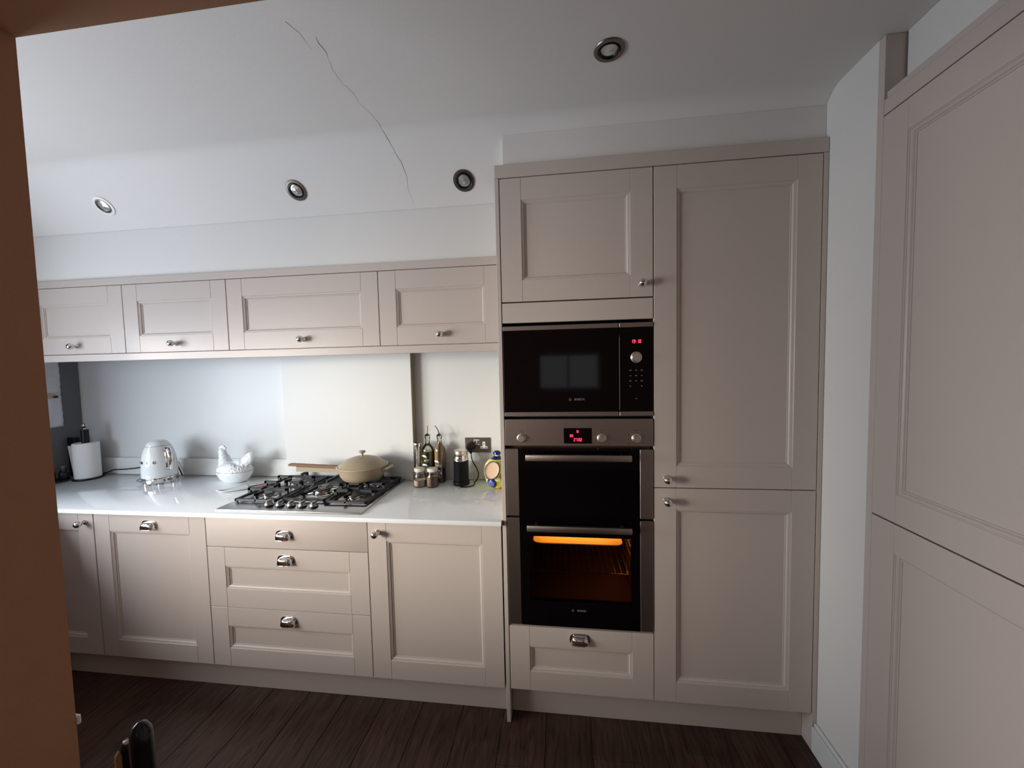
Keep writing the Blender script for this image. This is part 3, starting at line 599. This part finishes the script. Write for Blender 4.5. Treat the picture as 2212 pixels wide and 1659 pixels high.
# kettle
kx0, ky0 = -2.120, 0.408
kt = thing('kettle', 'white retro kettle with chrome base and handle on worktop', 'kettle', (kx0, ky0, WZ))
b = MB(); b.lathe([(0, 0.012), (0.076, 0.012), (0.083, 0.013), (0.086, 0.034), (0.085, 0.040), (0, 0.040)], (kx0, ky0, WZ), 'z', 48)
for k in range(3): a = 0.4+k*2*PI/3; b.cyl((kx0+.07*math.cos(a), ky0+.07*math.sin(a), WZ), (kx0+.07*math.cos(a), ky0+.07*math.sin(a), WZ+.014), 0.017)
bs = put('base', b, M['chrome'], kt)
b = MB(); b.sphere((kx0+0.0748, ky0-0.0432, WZ+0.026), 0.007, (1, 1, 1)); b.box(kx0+.076, kx0+.094, ky0-.028, ky0-.008, WZ+.020, WZ+.032, b=.003); put('switch', b, M['nickel'], bs)
b = MB(); b.lathe([(0.0835, 0.0415), (0.0845, 0.046), (0.0842, 0.080), (0.0815, 0.120), (0.0770, 0.160), (0.0705, 0.190), (0.0640, 0.210), (0.0575, 0.2225), (0.0, 0.2225)], (kx0, ky0, WZ), 'z', 56); bd = put('body', b, M['kett'], kt)
b = MB(); b.lathe([(0.0570, 0.2235), (0.0560, 0.2285), (0.046, 0.2430), (0.036, 0.2515), (0.030, 0.2535), (0, 0.2545)], (kx0, ky0, WZ), 'z', 48); put('lid', b, M['kett'], kt)
b = MB(); b.lathe([(0.0576, 0.2222), (0.0578, 0.2235), (0.0568, 0.2242)], (kx0, ky0, WZ), 'z', 48); put('lid_seam', b, M['nickel'], bd)
hd = Vector((0.93, -0.25, 0)).normalized()
def hp(r, h): v = hd*r; return (kx0+v.x, ky0+v.y, WZ+h)
b = MB(); b.tube([hp(0.066, 0.198), hp(0.082, 0.209), hp(0.100, 0.204), hp(0.113, 0.184), hp(0.119, 0.152), hp(0.120, 0.120), hp(0.118, 0.092)], [0.011, 0.0125, 0.0138, 0.0138, 0.013, 0.012, 0.011], 14); b.tube([hp(0.1185, 0.100), hp(0.104, 0.092), hp(0.082, 0.088)], [0.009, 0.008, 0.009], 12)
b.tube([hp(0.0815, 0.082), hp(0.0805, 0.14), hp(0.0735, 0.185)], [0.008, 0.008, 0.008], 10)
put('handle', b, M['chrome'], kt)
b = MB(); b.tube([(kx0-.058, ky0+.012, WZ+.190), (kx0-.080, ky0+.018, WZ+.215)], [0.020, 0.013], 14); put('spout', b, M['chrome'], kt)
for ch, az in (('S', -131), ('M', -106), ('E', -81), ('G', -56)):
    a = math.radians(az); r = 0.0815; text('letter', ch, 0.021, (kx0+r*math.cos(a), ky0+r*math.sin(a), WZ+0.134), (PI/2-0.08, 0, a+PI/2), M['nickel'], bd, ext=0.0008, bold=0.0003)
b = MB(); b.tube([(kx0-.088, ky0+.03, WZ+.012), (kx0-.115, ky0+.045, WZ+.03), (kx0-.150, ky0+.04, WZ+.020), (kx0-.158, ky0+.02, WZ+.006), (kx0-.13, ky0+.0, WZ+.005), (kx0-.105, ky0+.005, WZ+.016), (kx0-.135, ky0+.02, WZ+.027), (kx0-.165, ky0+.0, WZ+.005), (kx0-.12, ky0-.015, WZ+.004)], 0.0033, 8); put('cord', b, M['gcoil'], kt)
b = MB(); b.tube([(-2.60, 0.53, WZ+.035), (-2.53, 0.54, WZ+.036), (-2.46, 0.545, WZ+.042), (-2.38, 0.546, WZ+.055), (-2.30, 0.546, WZ+.073), (-2.22, 0.546, WZ+.092), (-2.16, 0.545, WZ+.085), (-2.12, 0.54, WZ+.004)], 0.0035, 8); b.tube([(-2.60, .53, WZ+.035), (-2.64, .53, WZ+.02), (-2.70, .53, WZ+.0036)], 0.0035, 8)
tag(put('power_cable', b, M['blackm']), 'thin black cable sagging between the paper roll and the kettle', 'cable')
# paper towel
tx, ty = -2.688, 0.455
tw = thing('paper_towel_holder', 'white kitchen paper roll on a black stand with clear finial', 'paper towel', (tx, ty, WZ))
b = MB(); b.lathe([(0, 0), (0.070, 0), (0.072, 0.004), (0.070, 0.009), (0.0, 0.010)], (tx, ty, WZ), 'z', 40); put('base', b, M['blackm'], tw)
b = MB(); b.lathe([(0.0215, 0.0105), (0.060, 0.0105), (0.0605, 0.016), (0.0605, 0.222), (0.059, 0.226), (0.0215, 0.226), (0.0215, 0.0105)], (tx, ty, WZ), 'z', 48); put('paper_roll', b, M['paper'], tw)
b = MB(); b.lathe([(0, 0.0100), (0.0185, 0.0102), (0.0185, 0.308), (0, 0.308)], (tx, ty, WZ), 'z', 24); put('pole', b, M['blackm'], tw)
b = MB(); b.lathe([(0, 0.3085), (0.006, 0.309), (0.004, 0.318), (0.012, 0.324), (0.0165, 0.332), (0.012, 0.342), (0, 0.347)], (tx, ty, WZ), 'z', 20); put('finial', b, M['chrome'], tw)
# corner clutter
lt = thing('letter_rack', 'small black upright holder with pale papers behind the kitchen roll', 'holder', (-2.800, 0.500, WZ))
put('holder', MB().box(-2.864, -2.806, 0.480, 0.512, WZ, WZ+0.250, b=0.004), M['blackm'], lt)
b = MB(); b.poly([(-2.822, WZ+.001), (-2.790, WZ+.001), (-2.818, WZ+0.200), (-2.850, WZ+0.200)], 0.4725, 0.4765); put('papers', b, M['paper'], lt)
t2 = thing('tray', 'dark round tray in the far left corner of the worktop', 'tray', (-2.803, 0.380, WZ))
b = MB(); b.lathe([(0, 0), (0.046, 0), (0.058, 0.010), (0.056, 0.0105), (0.045, 0.003), (0, 0.003)], (-2.803, 0.380, WZ), 'z', 32); put('dish', b, mat('dark_brown_tray', (0.03, 0.014, 0.01), 0.3), t2)
jx, jy = -2.783, 0.400
j_ = thing('jar', 'small dark glass jar with clear stopper on the dark round tray', 'jar', (jx, jy, WZ+.0034))
b = MB(); b.lathe([(0, 0), (0.020, 0), (0.023, 0.006), (0.023, 0.050), (0.017, 0.056), (0.017, 0.066), (0, 0.067)], (jx, jy, WZ+.0034), 'z', 24); put('body', b, mat('dark_glass', (0.012, 0.012, 0.02), 0.08), j_)
b = MB(); b.lathe([(0, 0.0673), (0.009, 0.0675), (0.005, 0.074), (0.011, 0.081), (0.011, 0.088), (0, 0.093)], (jx, jy, WZ+.0034), 'z', 16); put('stopper', b, M['print'], j_)
g_ = thing('mug', 'dark mug beside the brown jamb on the corner tray', 'mug', (-2.822, 0.360, WZ+.0034))
b = MB(); b.lathe([(0, 0), (0.018, 0), (0.021, 0.004), (0.022, 0.056), (0.020, 0.057), (0.019, 0.006), (0, 0.005)], (-2.822, 0.360, WZ+.0034), 'z', 24); put('cup', b, M['blackm'], g_)
b = MB(); b.tube([(-2.803, .346, WZ+.048), (-2.793, .338, WZ+.040), (-2.793, .338, WZ+.026), (-2.804, .347, WZ+.018)], 0.003, 8); put('handle', b, M['blackm'], g_)
# hanging towel on the left wall
tl = thing('tea_towel', 'pale crinkled tea towel hanging at the far left beside the brown jamb', 'towel', (-2.85, 0.42, 1.62))
t = bmesh.new(); V = []
for j in range(31):
    z = 1.655-j*0.0141; V.append([t.verts.new((XL+0.008+0.0022*math.sin(k*0.9+j*0.35)+0.0022*math.sin(j*1.9+k*.3), 0.27+k*0.0100, z-0.010*(20-k)/20*(j/30))) for k in range(21)])
for j in range(30):
    for k in range(20): t.faces.new((V[j][k], V[j][k+1], V[j+1][k+1], V[j+1][k]))
b = MB(); b._merge(t); cl = put('cloth', b, M['cloth'], tl); sm = cl.modifiers.new('thickness', 'SOLIDIFY'); sm.thickness = 0.002
b = MB(); b.sphere((XL+0.0175, 0.395, 1.425), 0.058, (0.06, 0.95, 0.30), 20); put('tie', b, mat('beige_tie', (0.50, 0.42, 0.32), 0.6), tl)
b = MB(); b.sphere((XL+0.022, 0.435, 1.418), 0.012, (0.2, 1.2, 0.5), 12); put('dark_tip', b, M['blackm'], tl)
tl.location.x += 0.0
# hen dish
hx, hy = -1.668, 0.452
hn = thing('hen_dish', 'white ceramic hen-shaped lidded dish with tail and comb', 'dish', (hx, hy, WZ))
b = MB(); t = bmesh.new(); rings = []
pr = [(0.0, 0), (0.066, 0), (0.073, 0.004), (0.092, 0.026), (0.103, 0.048), (0.106, 0.060), (0.105, 0.0635), (0.100, 0.0625), (0.080, 0.03), (0.0, 0.012)]
b.lathe(pr, (hx, hy, WZ), 'z', 56, sx=1.0, sy=0.66); put('bowl', b, M['ceram'], hn)
b = MB()
b.sphere((hx, hy, WZ+.066), 0.1, (1.055, 0.70, 0.54), 32)
b.sphere((hx-.045, hy, WZ+.092), 0.05, (0.85, 0.75, 0.75), 24)
for k in range(8):
    f = k/7; b.sphere((hx-.055-.018*f, hy, WZ+.100+.072*f), 0.040-.019*f, (1, .85, 1), 18)
b.sphere((hx-.073, hy, WZ+.180), 0.0195, (1.1, .8, 1), 18)
b.tube([(hx-.088, hy, WZ+.178), (hx-.106, hy, WZ+.173)], [.008, .0025], 10)
for a_, c_, r in ((-.088, .197, .010), (-.078, .204, .0115), (-.066, .203, .0125), (-.056, .196, .0105)): b.sphere((hx+a_, hy, WZ+c_), r, (1, .5, 1), 14)
b.sphere((hx-.084, hy, WZ+.160), 0.009, (.7, .6, 1.2), 12)
rt = Matrix.Rotation(math.radians(-38), 3, 'Y')
for k, (dx, dz, L) in enumerate(((.070, .108, .056), (.080, .124, .062), (.090, .140, .052), (.066, .124, .048), (.100, .128, .050))):
    b.sphere((hx+dx, hy+(-.006, 0, .004, .008, -.004)[k], WZ+dz), L, (0.95, .34, .46), 20, rot=Matrix.Rotation(math.radians(-30-k*6), 3, 'Y'))
b.sphere((hx+.045, hy, WZ+.100), 0.05, (1, .7, .75), 20)
b.sphere((hx-.008, hy-.040, WZ+.084), 0.06, (1.0, .42, .55), 24, rot=Matrix.Rotation(math.radians(-8), 3, 'Y'))
b.sphere((hx-.008, hy+.040, WZ+.084), 0.06, (1.0, .42, .55), 24)
bmesh.ops.bisect_plane(b.bm, geom=b.bm.verts[:]+b.bm.edges[:]+b.bm.faces[:], plane_co=(0, 0, WZ+.0645), plane_no=(0, 0, 1), clear_inner=True)
bmesh.ops.holes_fill(b.bm, edges=[e for e in b.bm.edges if e.is_boundary], sides=0)
hl = put('hen_lid', b, M['ceram'], hn)
rm = hl.modifiers.new('remesh', 'REMESH'); rm.mode = 'VOXEL'; rm.voxel_size = 0.0026; rm.use_smooth_shade = True
smm = hl.modifiers.new('smooth', 'SMOOTH'); smm.iterations = 3; smm.factor = 0.6
tx_ = bpy.data.textures.new('feather', 'CLOUDS'); tx_.noise_scale = 0.009; tx_.noise_depth = 1
dm = hl.modifiers.new('feathers', 'DISPLACE'); dm.texture = tx_; dm.strength = 0.0052; dm.mid_level = 0.5; dm.texture_coords = 'LOCAL'
# leaf-shaped spoon rest
def leaf(name, c, ang, L, W, z0, m, parent=None, dish=0.006):
    t = bmesh.new(); n = 18; top = []; ca, sa = math.cos(ang), math.sin(ang); rows = []
    for i in range(n+1):
        s_ = i/n; wd = W*math.sin(PI*s_)**0.75*(1-.25*s_)+0.0006; row = []
        for k in range(9):
            v = (k-4)/4; x_ = (s_-.5)*L; y_ = v*wd; zz = z0+dish*(abs(v)**3)+0.010*max(0, (0.12-s_)/0.12)**1.5
            row.append(t.verts.new((c[0]+x_*ca-y_*sa, c[1]+x_*sa+y_*ca, zz)))
        rows.append(row)
    for a, bb in zip(rows, rows[1:]):
        for k in range(8): t.faces.new((a[k], bb[k], bb[k+1], a[k+1]))
    b = MB(); b._merge(t); o = put(name, b, m, parent, ang=60); q = o.modifiers.new('thickness', 'SOLIDIFY'); q.thickness = 0.0025; q.offset = 1; return o
sr = thing('spoon_rest', 'white pointed spoon rest with painted red and green fruit between hen and hob', 'spoon rest', (-1.485, 0.345, WZ))
leaf('dish', (-1.492, 0.330), math.radians(40), 0.265, 0.044, WZ+.0005, M['kett'], sr)
leaf('painted_leaf', (-1.466, 0.3585), math.radians(40), 0.06, 0.012, WZ+.0042, M['green'], sr, dish=0.0)
leaf('painted_fruit', (-1.432, 0.385), math.radians(40), 0.06, 0.017, WZ+.0046, M['redg'], sr, dish=0.0)
# pepper mill
b = MB(); b.lathe([(0, 0), (0.0225, 0), (0.024, 0.003), (0.022, 0.04), (0.0175, 0.085), (0.0160, 0.125), (0.0175, 0.165), (0.0215, 0.208), (0.0225, 0.222), (0.021, 0.226), (0, 0.2265)], (-0.551, 0.490, WZ), 'z', 32)
tag(put('pepper_mill', b, M['chrome']), 'tall waisted chrome mill beside the oil bottles', 'mill')
# bottles
def bottle(x, y, h, R_, lab, liquid, ml, lean, air):
    t_ = thing('oil_bottle', lab, 'bottle', (x, y, WZ), 'oil bottles beside the hob')
    sh = 0.235
    pf = [(0, 0.001), (R_*.92, 0.001), (R_, 0.006), (R_, 0.178), (R_*.93, 0.194), (R_*.6, 0.209), (0.0135, 0.219), (0.0118, 0.227), (0.0118, h-0.016), (0.0145, h-0.012), (0.0145, h), (0.0085, h)]
    b = MB(); b.lathe(pf, (x, y, WZ), 'z', 36); put('glass_body', b, M['glass'], t_)
    lv = liquid; q = [(0, 0.004), (R_*.9, 0.004), (R_-.0025, 0.009)]
    for r, z_ in pf[3:]:
        if z_ < lv-.003: q.append((max(r-.0025, .004), z_))
    rl = R_-.0025 if lv < .18 else (0.0095 if lv > .22 else R_*.7)
    q += [(rl, lv), (0, lv)]
    b = MB(); b.lathe(q, (x, y, WZ), 'z', 32); put('oil', b, ml, t_)
    if air: b = MB(); b.lathe([(0, .0035), (R_*.9+.0008, .0036), (R_-.0018, .009), (R_-.0018, .085), (R_-.0024, .086)], (x, y, WZ), 'z', 32); put('sediment', b, M['vind'], t_)
    b = MB(); b.lathe([(0, h+.0005), (0.015, h+.0005), (0.016, h+.004), (0.010, h+.009), (0.005, h+.013), (0, h+.014)], (x, y, WZ), 'z', 20)
    b.tube([(x, y, WZ+h+.010), (x+lean*.2, y, WZ+h+.028), (x+lean*.6, y, WZ+h+.045), (x+lean, y-.002, WZ+h+.058)], [.0035, .003, .0026, .0022], 8); put('pourer', b, M['cork'], t_)
    b = MB()
    for k, (a, zz, L, tl_) in enumerate(((-100, .150, .018, 20), (-82, .128, .016, 160), (-98, .100, .020, 190), (-84, .086, .019, -20), (-90, .070, .016, 70))):
        zz = zz if not air else zz-.03; al = math.radians(a); cx_, cy_ = x+math.cos(al)*(R_+.003), y+math.sin(al)*(R_+.003)
        b.sphere((cx_, cy_, WZ+zz), L, (.95, .10, .50), 14, rot=Matrix.Rotation(al+PI/2, 3, 'Z') @ Matrix.Rotation(math.radians(tl_), 3, 'Y'))
    b.tube([(x-.004, y-R_-.002, WZ+.165-(.03 if air else 0)), (x+.005, y-R_-.002, WZ+.12), (x-.004, y-R_-.002, WZ+.085), (x+.006, y-R_-.002, WZ+.06)], .0015, 6)
    put('pewter_leaves', b, M['pewter'], t_)
bottle(-0.4985, 0.507, 0.262, 0.034, 'clear glass bottle of green olive oil with pourer, left one', 0.176, M['oil'], 0.004, False)
bottle(-0.4295, 0.507, 0.262, 0.032, 'amber glass vinegar bottle with pourer, right one', 0.228, M['vin'], -0.022, True)
def jar(x, y, lab, mc, lv):
    t_ = thing('spice_jar', lab, 'jar', (x, y, WZ), 'clip-top jars in front of the bottles')
    b = MB(); b.lathe([(0, .001), (0.029, .001), (0.033, .006), (0.0335, .045), (0.033, .062), (0.027, .074), (0.0255, .082)], (x, y, WZ), 'z', 32); put('glass_body', b, M['glass'], t_)
    b = MB(); b.lathe([(0, .003), (0.028, .003), (0.0313, .007), (0.0318, lv), (0, lv+.003)], (x, y, WZ), 'z', 28); put('contents', b, mc, t_)
    b = MB(); b.lathe([(0, .084), (0.0265, .084), (0.028, .087), (0.028, .098), (0.026, .102), (0.012, .104), (0, .1045)], (x, y, WZ), 'z', 28); put('lid', b, M['tin'], t_)
    b = MB(); b.tube([(x+.0275*math.cos(k*PI/8), y+.0275*math.sin(k*PI/8), WZ+.078) for k in range(16)], .0012, 6, closed=True); b.tube([(x-.029, y, WZ+.100), (x-.033, y, WZ+.082), (x-.037, y, WZ+.070), (x-.0345, y, WZ+.058)], .0015, 6); put('wire_clip', b, M['chrome'], t_)
jar(-0.519, 0.420, 'small clip-top glass jar one third full of pink salt', M['salt'], 0.036)
jar(-0.446, 0.420, 'small clip-top glass jar full of brown seasoning', M['spice'], 0.056)
# milk frother
fx, fy = -0.298, 0.470
fr_ = thing('milk_frother', 'ribbed black milk frother with chrome collar in front of the socket', 'milk frother', (fx, fy, WZ))
b = MB(); b.lathe([(0, 0), (0.050, 0), (0.052, .004), (0.051, .018), (0.046, .022), (0, .022)], (fx, fy, WZ), 'z', 40, sx=.9, sy=.9); put('base', b, M['blackm'], fr_)
pf = [(0, .0225), (0.045, .0225)]
for k in range(28): z_ = .026+k*.0038; pf += [(0.0462, z_), (0.0448, z_+.0019)]
pf += [(0.0455, .134), (0, .134)]
b = MB(); b.lathe(pf, (fx, fy, WZ), 'z', 40, sx=.9, sy=.9); put('body', b, M['blackm'], fr_, ang=20)
b = MB(); b.lathe([(0.0450, .1345), (0.0465, .137), (0.0455, .143), (0.0425, .147), (0.0425, .168), (0.040, .171), (0, .172)], (fx, fy, WZ), 'z', 40, sx=.9, sy=.9); put('chrome_collar', b, M['chrome'], fr_)
b = MB(); b.lathe([(0, .1725), (0.0405, .1725), (0.0405, .189), (0.038, .191), (0, .191)], (fx, fy, WZ), 'z', 40, sx=.9, sy=.9); put('lid', b, M['silver'], fr_)
# socket
sk = thing('socket', 'dark nickel double wall socket with white inserts', 'socket', (-0.222, YW, 1.10))
put('face_plate', MB().box(-0.297, -0.149, YW-.0055, YW-.0005, 1.057, 1.143, b=0.0012), M['nickel'], sk)
yk = YW-.0058
sw = put('switch_insert', MB().box(-.2445, -.2130, yk-.0012, yk-.0001, 1.103, 1.132, b=.0004), M['whitep'], sk)
for xc in (-0.2370, -0.2205): put('switch', MB().box(xc-.0052, xc+.0052, yk-.0040, yk-.0013, 1.107, 1.128, b=.001), M['nickel'], sw)
b = MB(); b.box(-.206, -.166, yk-.0015, yk, 1.080, 1.094, b=.0006); b.box(-.194, -.178, yk-.0015, yk, 1.094, 1.120, b=.0006); b.box(-.208+.002, -.164-.002, yk-.0013, yk, 1.082, 1.092); ins = put('socket_insert', b, M['whitep'], sk)
b = MB(); b.box(-.188, -.184, yk-.0021, yk-.0015, 1.103, 1.112); b.box(-.201, -.195, yk-.0021, yk-.0015, 1.084, 1.089); b.box(-.177, -.171, yk-.0021, yk-.0015, 1.084, 1.089); put('pin_holes', b, M['blackgap'], ins, flat=True)
pg = thing('power_plug', 'black plug in the double socket with its cord to the frother', 'plug', (-0.262, YW-.03, 1.09))
b = MB(); b.lathe([(0, 0), (0.022, 0), (0.026, .006), (0.026, .020), (0.020, .030), (0, .032)], (-.262, yk-.0005, 1.094), 'y-', 24); b.tube([(-.262, yk-.018, 1.075), (-.259, yk-.018, 1.055)], [.011, .006], 12); put('plug_body', b, M['blackm'], pg)
b = MB(); b.tube([(-.259, yk-.018, 1.057), (-.256, .545, 1.035), (-.246, .535, 1.01), (-.226, .525, .985), (-.211, .515, .955), (-.210, .505, .935), (-.220, .495, .915), (-.232, .488, .908), (-.224, .470, .908), (-.222, .440, .9075), (-.238, .418, .9072), (-.262, .409, .9072), (-.29, .408, .9072)], 0.0032, 8); put('cord', b, M['blackm'], pg)
# painted pot
qx, qy = -0.092, 0.452
pt = thing('salt_pig', 'painted yellow-green ceramic salt pig with blue flower, cut by the oven housing', 'pot', (qx, qy, WZ))
b = MB(); b.lathe([(0, 0), (0.046, 0), (0.050, .003), (0.062, .030), (0.072, .065), (0.073, .090), (0.066, .120), (0.050, .142), (0.030, .152), (0.018, .158), (0.013, .166), (0.013, .172), (0, .173)], (qx, qy, WZ), 'z', 40); put('body', b, M['pot'], pt)
b = MB(); b.lathe([(0, .1725), (0.019, .1725), (0.022, .176), (0.020, .185), (0.012, .192), (0, .194)], (qx, qy, WZ), 'z', 24); put('knob', b, M['navy'], pt)
b = MB(); b.lathe([(0.0325, .1505), (0.026, .156), (0.020, .160), (0.016, .166)], (qx, qy, WZ), 'z', 24, sx=1.04, sy=1.04); put('collar', b, M['navy'], pt)
nv = Vector((-0.02, -0.93, 0.34)).normalized(); ce = Vector((qx-.016, qy-.060, WZ+.098)); rq = nv.to_track_quat('Z', 'Y').to_matrix() @ Matrix.Rotation(math.radians(-22), 3, 'Z')
t = bmesh.new()
def ring(rx, rz, d, n=40): return [t.verts.new(ce+rq @ Vector((rx*math.cos(2*PI*k/n), rz*math.sin(2*PI*k/n), d))) for k in range(n)]
r1, r2, r3, r4 = ring(.041, .048, -.020), ring(.040, .048, .022), ring(.037, .0445, .0235), ring(.033, .040, -.002)
for a, bb in ((r1, r2), (r2, r3)):
    for k in range(40): t.faces.new((a[k], a[(k+1) % 40], bb[(k+1) % 40], bb[k]))
bmesh.ops.recalc_face_normals(t, faces=t.faces); b = MB(); b._merge(t); put('mouth_rim', b, M['navy'], pt)
t = bmesh.new(); r3, r4, r5 = ring(.037, .0445, .0233), ring(.034, .041, .017), ring(.020, .025, .0150); cc = t.verts.new(ce+rq @ Vector((0, 0, .0145)))
for a, bb in ((r3, r4), (r4, r5)):
    for k in range(40): t.faces.new((a[k], a[(k+1) % 40], bb[(k+1) % 40], bb[k]))
for k in range(40): t.faces.new((r5[k], r5[(k+1) % 40], cc))
bmesh.ops.recalc_face_normals(t, faces=t.faces); b = MB(); b._merge(t); put('mouth', b, M['tan'], pt)
def onpot(az, z_, r, m, nm, sc=(1, 1, .12)):
    a = math.radians(az); pp = [(.050, .003), (.062, .030), (.072, .065), (.073, .090), (.066, .120)]
    for (ra, za), (rb, zb) in zip(pp, pp[1:]):
        if za <= z_ <= zb: R_ = ra+(rb-ra)*(z_-za)/(zb-za)
    n_ = Vector((math.cos(a), math.sin(a), -.3)).normalized(); rr = n_.to_track_quat('Z', 'Y').to_matrix()
    b = MB(); b.sphere((qx+R_*math.cos(a), qy+R_*math.sin(a), WZ+z_), r, sc, 20, rot=rr); return put(nm, b, m, pt)
fw = onpot(-110, .033, .0275, M['navy'], 'flower', (.95, 1, .34)); onpot(-110, .033, .0235, M['blue'], 'petals', (.95, 1, .50)); onpot(-110, .033, .0090, M['navy'], 'flower_eye', (1, .8, 1.42))
onpot(-70, .012, .018, M['yellow'], 'yellow_patch', (1.2, .7, .25)); onpot(-66, .006, .011, M['orange'], 'red_patch', (1.2, .5, .5)); onpot(-62, .066, .014, M['redg'], 'red_patch', (.8, 1, .25))
b = MB(); b.lathe([(0, 0), (.008, 0), (.0095, .0015), (.008, .004), (0, .0045)], (-0.0008, -0.0003, 0.890), 'y-', 20)
tag(put('cover_cap', b, M['cap']), 'small brown round cap at the front corner of the worktop', 'cap')
# ceiling downlights
def downlight(loc, slope, lab, ring_m):
    t_ = thing('downlight', lab, 'downlight', loc, 'recessed ceiling downlights')
    n_ = Vector((0, -.7071, -.7071)) if slope else Vector((0, 0, -1))
    rr = n_.to_track_quat('Z', 'Y').to_matrix(); L = Vector(loc)
    xf = lambda x, y, z: L+rr @ Vector((x, y, z))
    b = MB(); b.lathe([(0.047, 0.0004), (0.0475, 0.002), (0.046, 0.0045), (0.036, 0.0055), (0.033, 0.0030)], seg=40, xf=xf); put('outer_ring', b, ring_m, t_)
    b = MB(); b.lathe([(0.0328, 0.0010), (0.0328, 0.0060), (0.0300, 0.0068), (0.0265, 0.0035), (0.0250, 0.0012)], seg=40, xf=xf); put('inner_ring', b, M['nickel'] if ring_m is not M['nickel'] else M['blackm'], t_)
    b = MB(); b.lathe([(0.0252, 0.0011), (0.020, 0.0030), (0.012, 0.0022), (0.006, 0.0050), (0, 0.0055)], seg=30, xf=xf); put('lens', b, M['lamp'], t_)
downlight((-1.983, 0.120, 2.390), True, 'white-rimmed ceiling spotlight, the furthest left', M['whitep'])
downlight((-0.950, 0.121, 2.389), True, 'dark-rimmed spotlight on the sloping ceiling above the widest wall cabinet', M['nickel'])
downlight((-0.157, 0.133, 2.377), True, 'dark-rimmed spotlight on the sloping ceiling beside the oven housing', M['nickel'])
downlight((0.418, -0.304, 2.530), False, 'dark-rimmed spotlight on the flat ceiling, nearest and highest in view', M['nickel'])
# catch on the jamb
b = MB(); b.box(XJ-.012, XJ+.0025, YO1+.0006, YO1+.0065, 0.946, 0.964, b=0.0022); tag(put('door_catch', b, M['whitep']), 'tiny cream catch on the edge of the brown jamb', 'catch')
# chair
ch = thing('chair', 'black wooden chair at bottom left, only its worn rounded backrest end in view', 'chair', (-0.38, -1.15, 0))
xa_, ya_, yb_ = -0.538, -0.985, -1.325
for yy in (ya_, yb_):
    b = MB(); b.tube([(xa_+.030, yy, 0.001), (xa_+.012, yy, .2), (xa_, yy, .44), (xa_-.006, yy, .60), (xa_-.010, yy, .72), (xa_-.010, yy, .80), (xa_-.010, yy, .868), (xa_-.010, yy, .888), (xa_-.010, yy, .900), (xa_-.010, yy, .906)], [.013, .015, .017, .0170, .0175, .0180, .0182, .0165, .0110, .003], 20)
    bp_ = put('back_post', b, M['chair'], ch)
    b = MB(); b.tube([(xa_-.0375, yy-.004, .50), (xa_-.0375, yy-.004, .70), (xa_-.0375, yy-.004, .842), (xa_-.0365, yy-.004, .858), (xa_-.034, yy-.004, .868), (xa_-.030, yy-.004, .873)], [.0125, .0125, .0125, .0115, .0080, .002], 16); lobe = put('back_ear', b, M['chair'], ch)
    if yy == ya_:
        b = MB(); b.tube([(xa_-.0410, yy-.0125, .60), (xa_-.0410, yy-.0125, .80), (xa_-.0410, yy-.0125, .850), (xa_-.0400, yy-.0115, .858)], [.0085, .0085, .0080, .0040], 14); put('worn_patch', b, M['worn'], lobe)
        b = MB(); b.sphere((xa_-.0205, yy-.0160, .8805), .0062, (1, .7, .55), 12); put('worn_chip', b, M['tan'], lobe)
    b = MB(); b.tube([(-.22, yy, .001), (-.23, yy, .2), (-.235, yy, .43)], [.011, .016, .015], 14); put('front_leg', b, M['chair'], ch)
b = MB(); b.box(-.570, -.215, yb_-.02, ya_+.02, .43, .452, b=.008, seg=2); put('seat', b, M['chair'], ch)
for zz in (.60, .70, .79):
    b = MB(); b.tube([(xa_-.008, ya_, zz), (xa_-.022, (ya_+yb_)/2, zz), (xa_-.008, yb_, zz)], .011, 10); put('back_rail', b, M['chair'], ch)
for zz in (.16, .28):
    b = MB(); b.cyl((xa_+.012, ya_, zz), (-.23, ya_, zz), .008); b.cyl((xa_+.012, yb_, zz), (-.23, yb_, zz), .008); put('stretcher', b, M['chair'], ch)
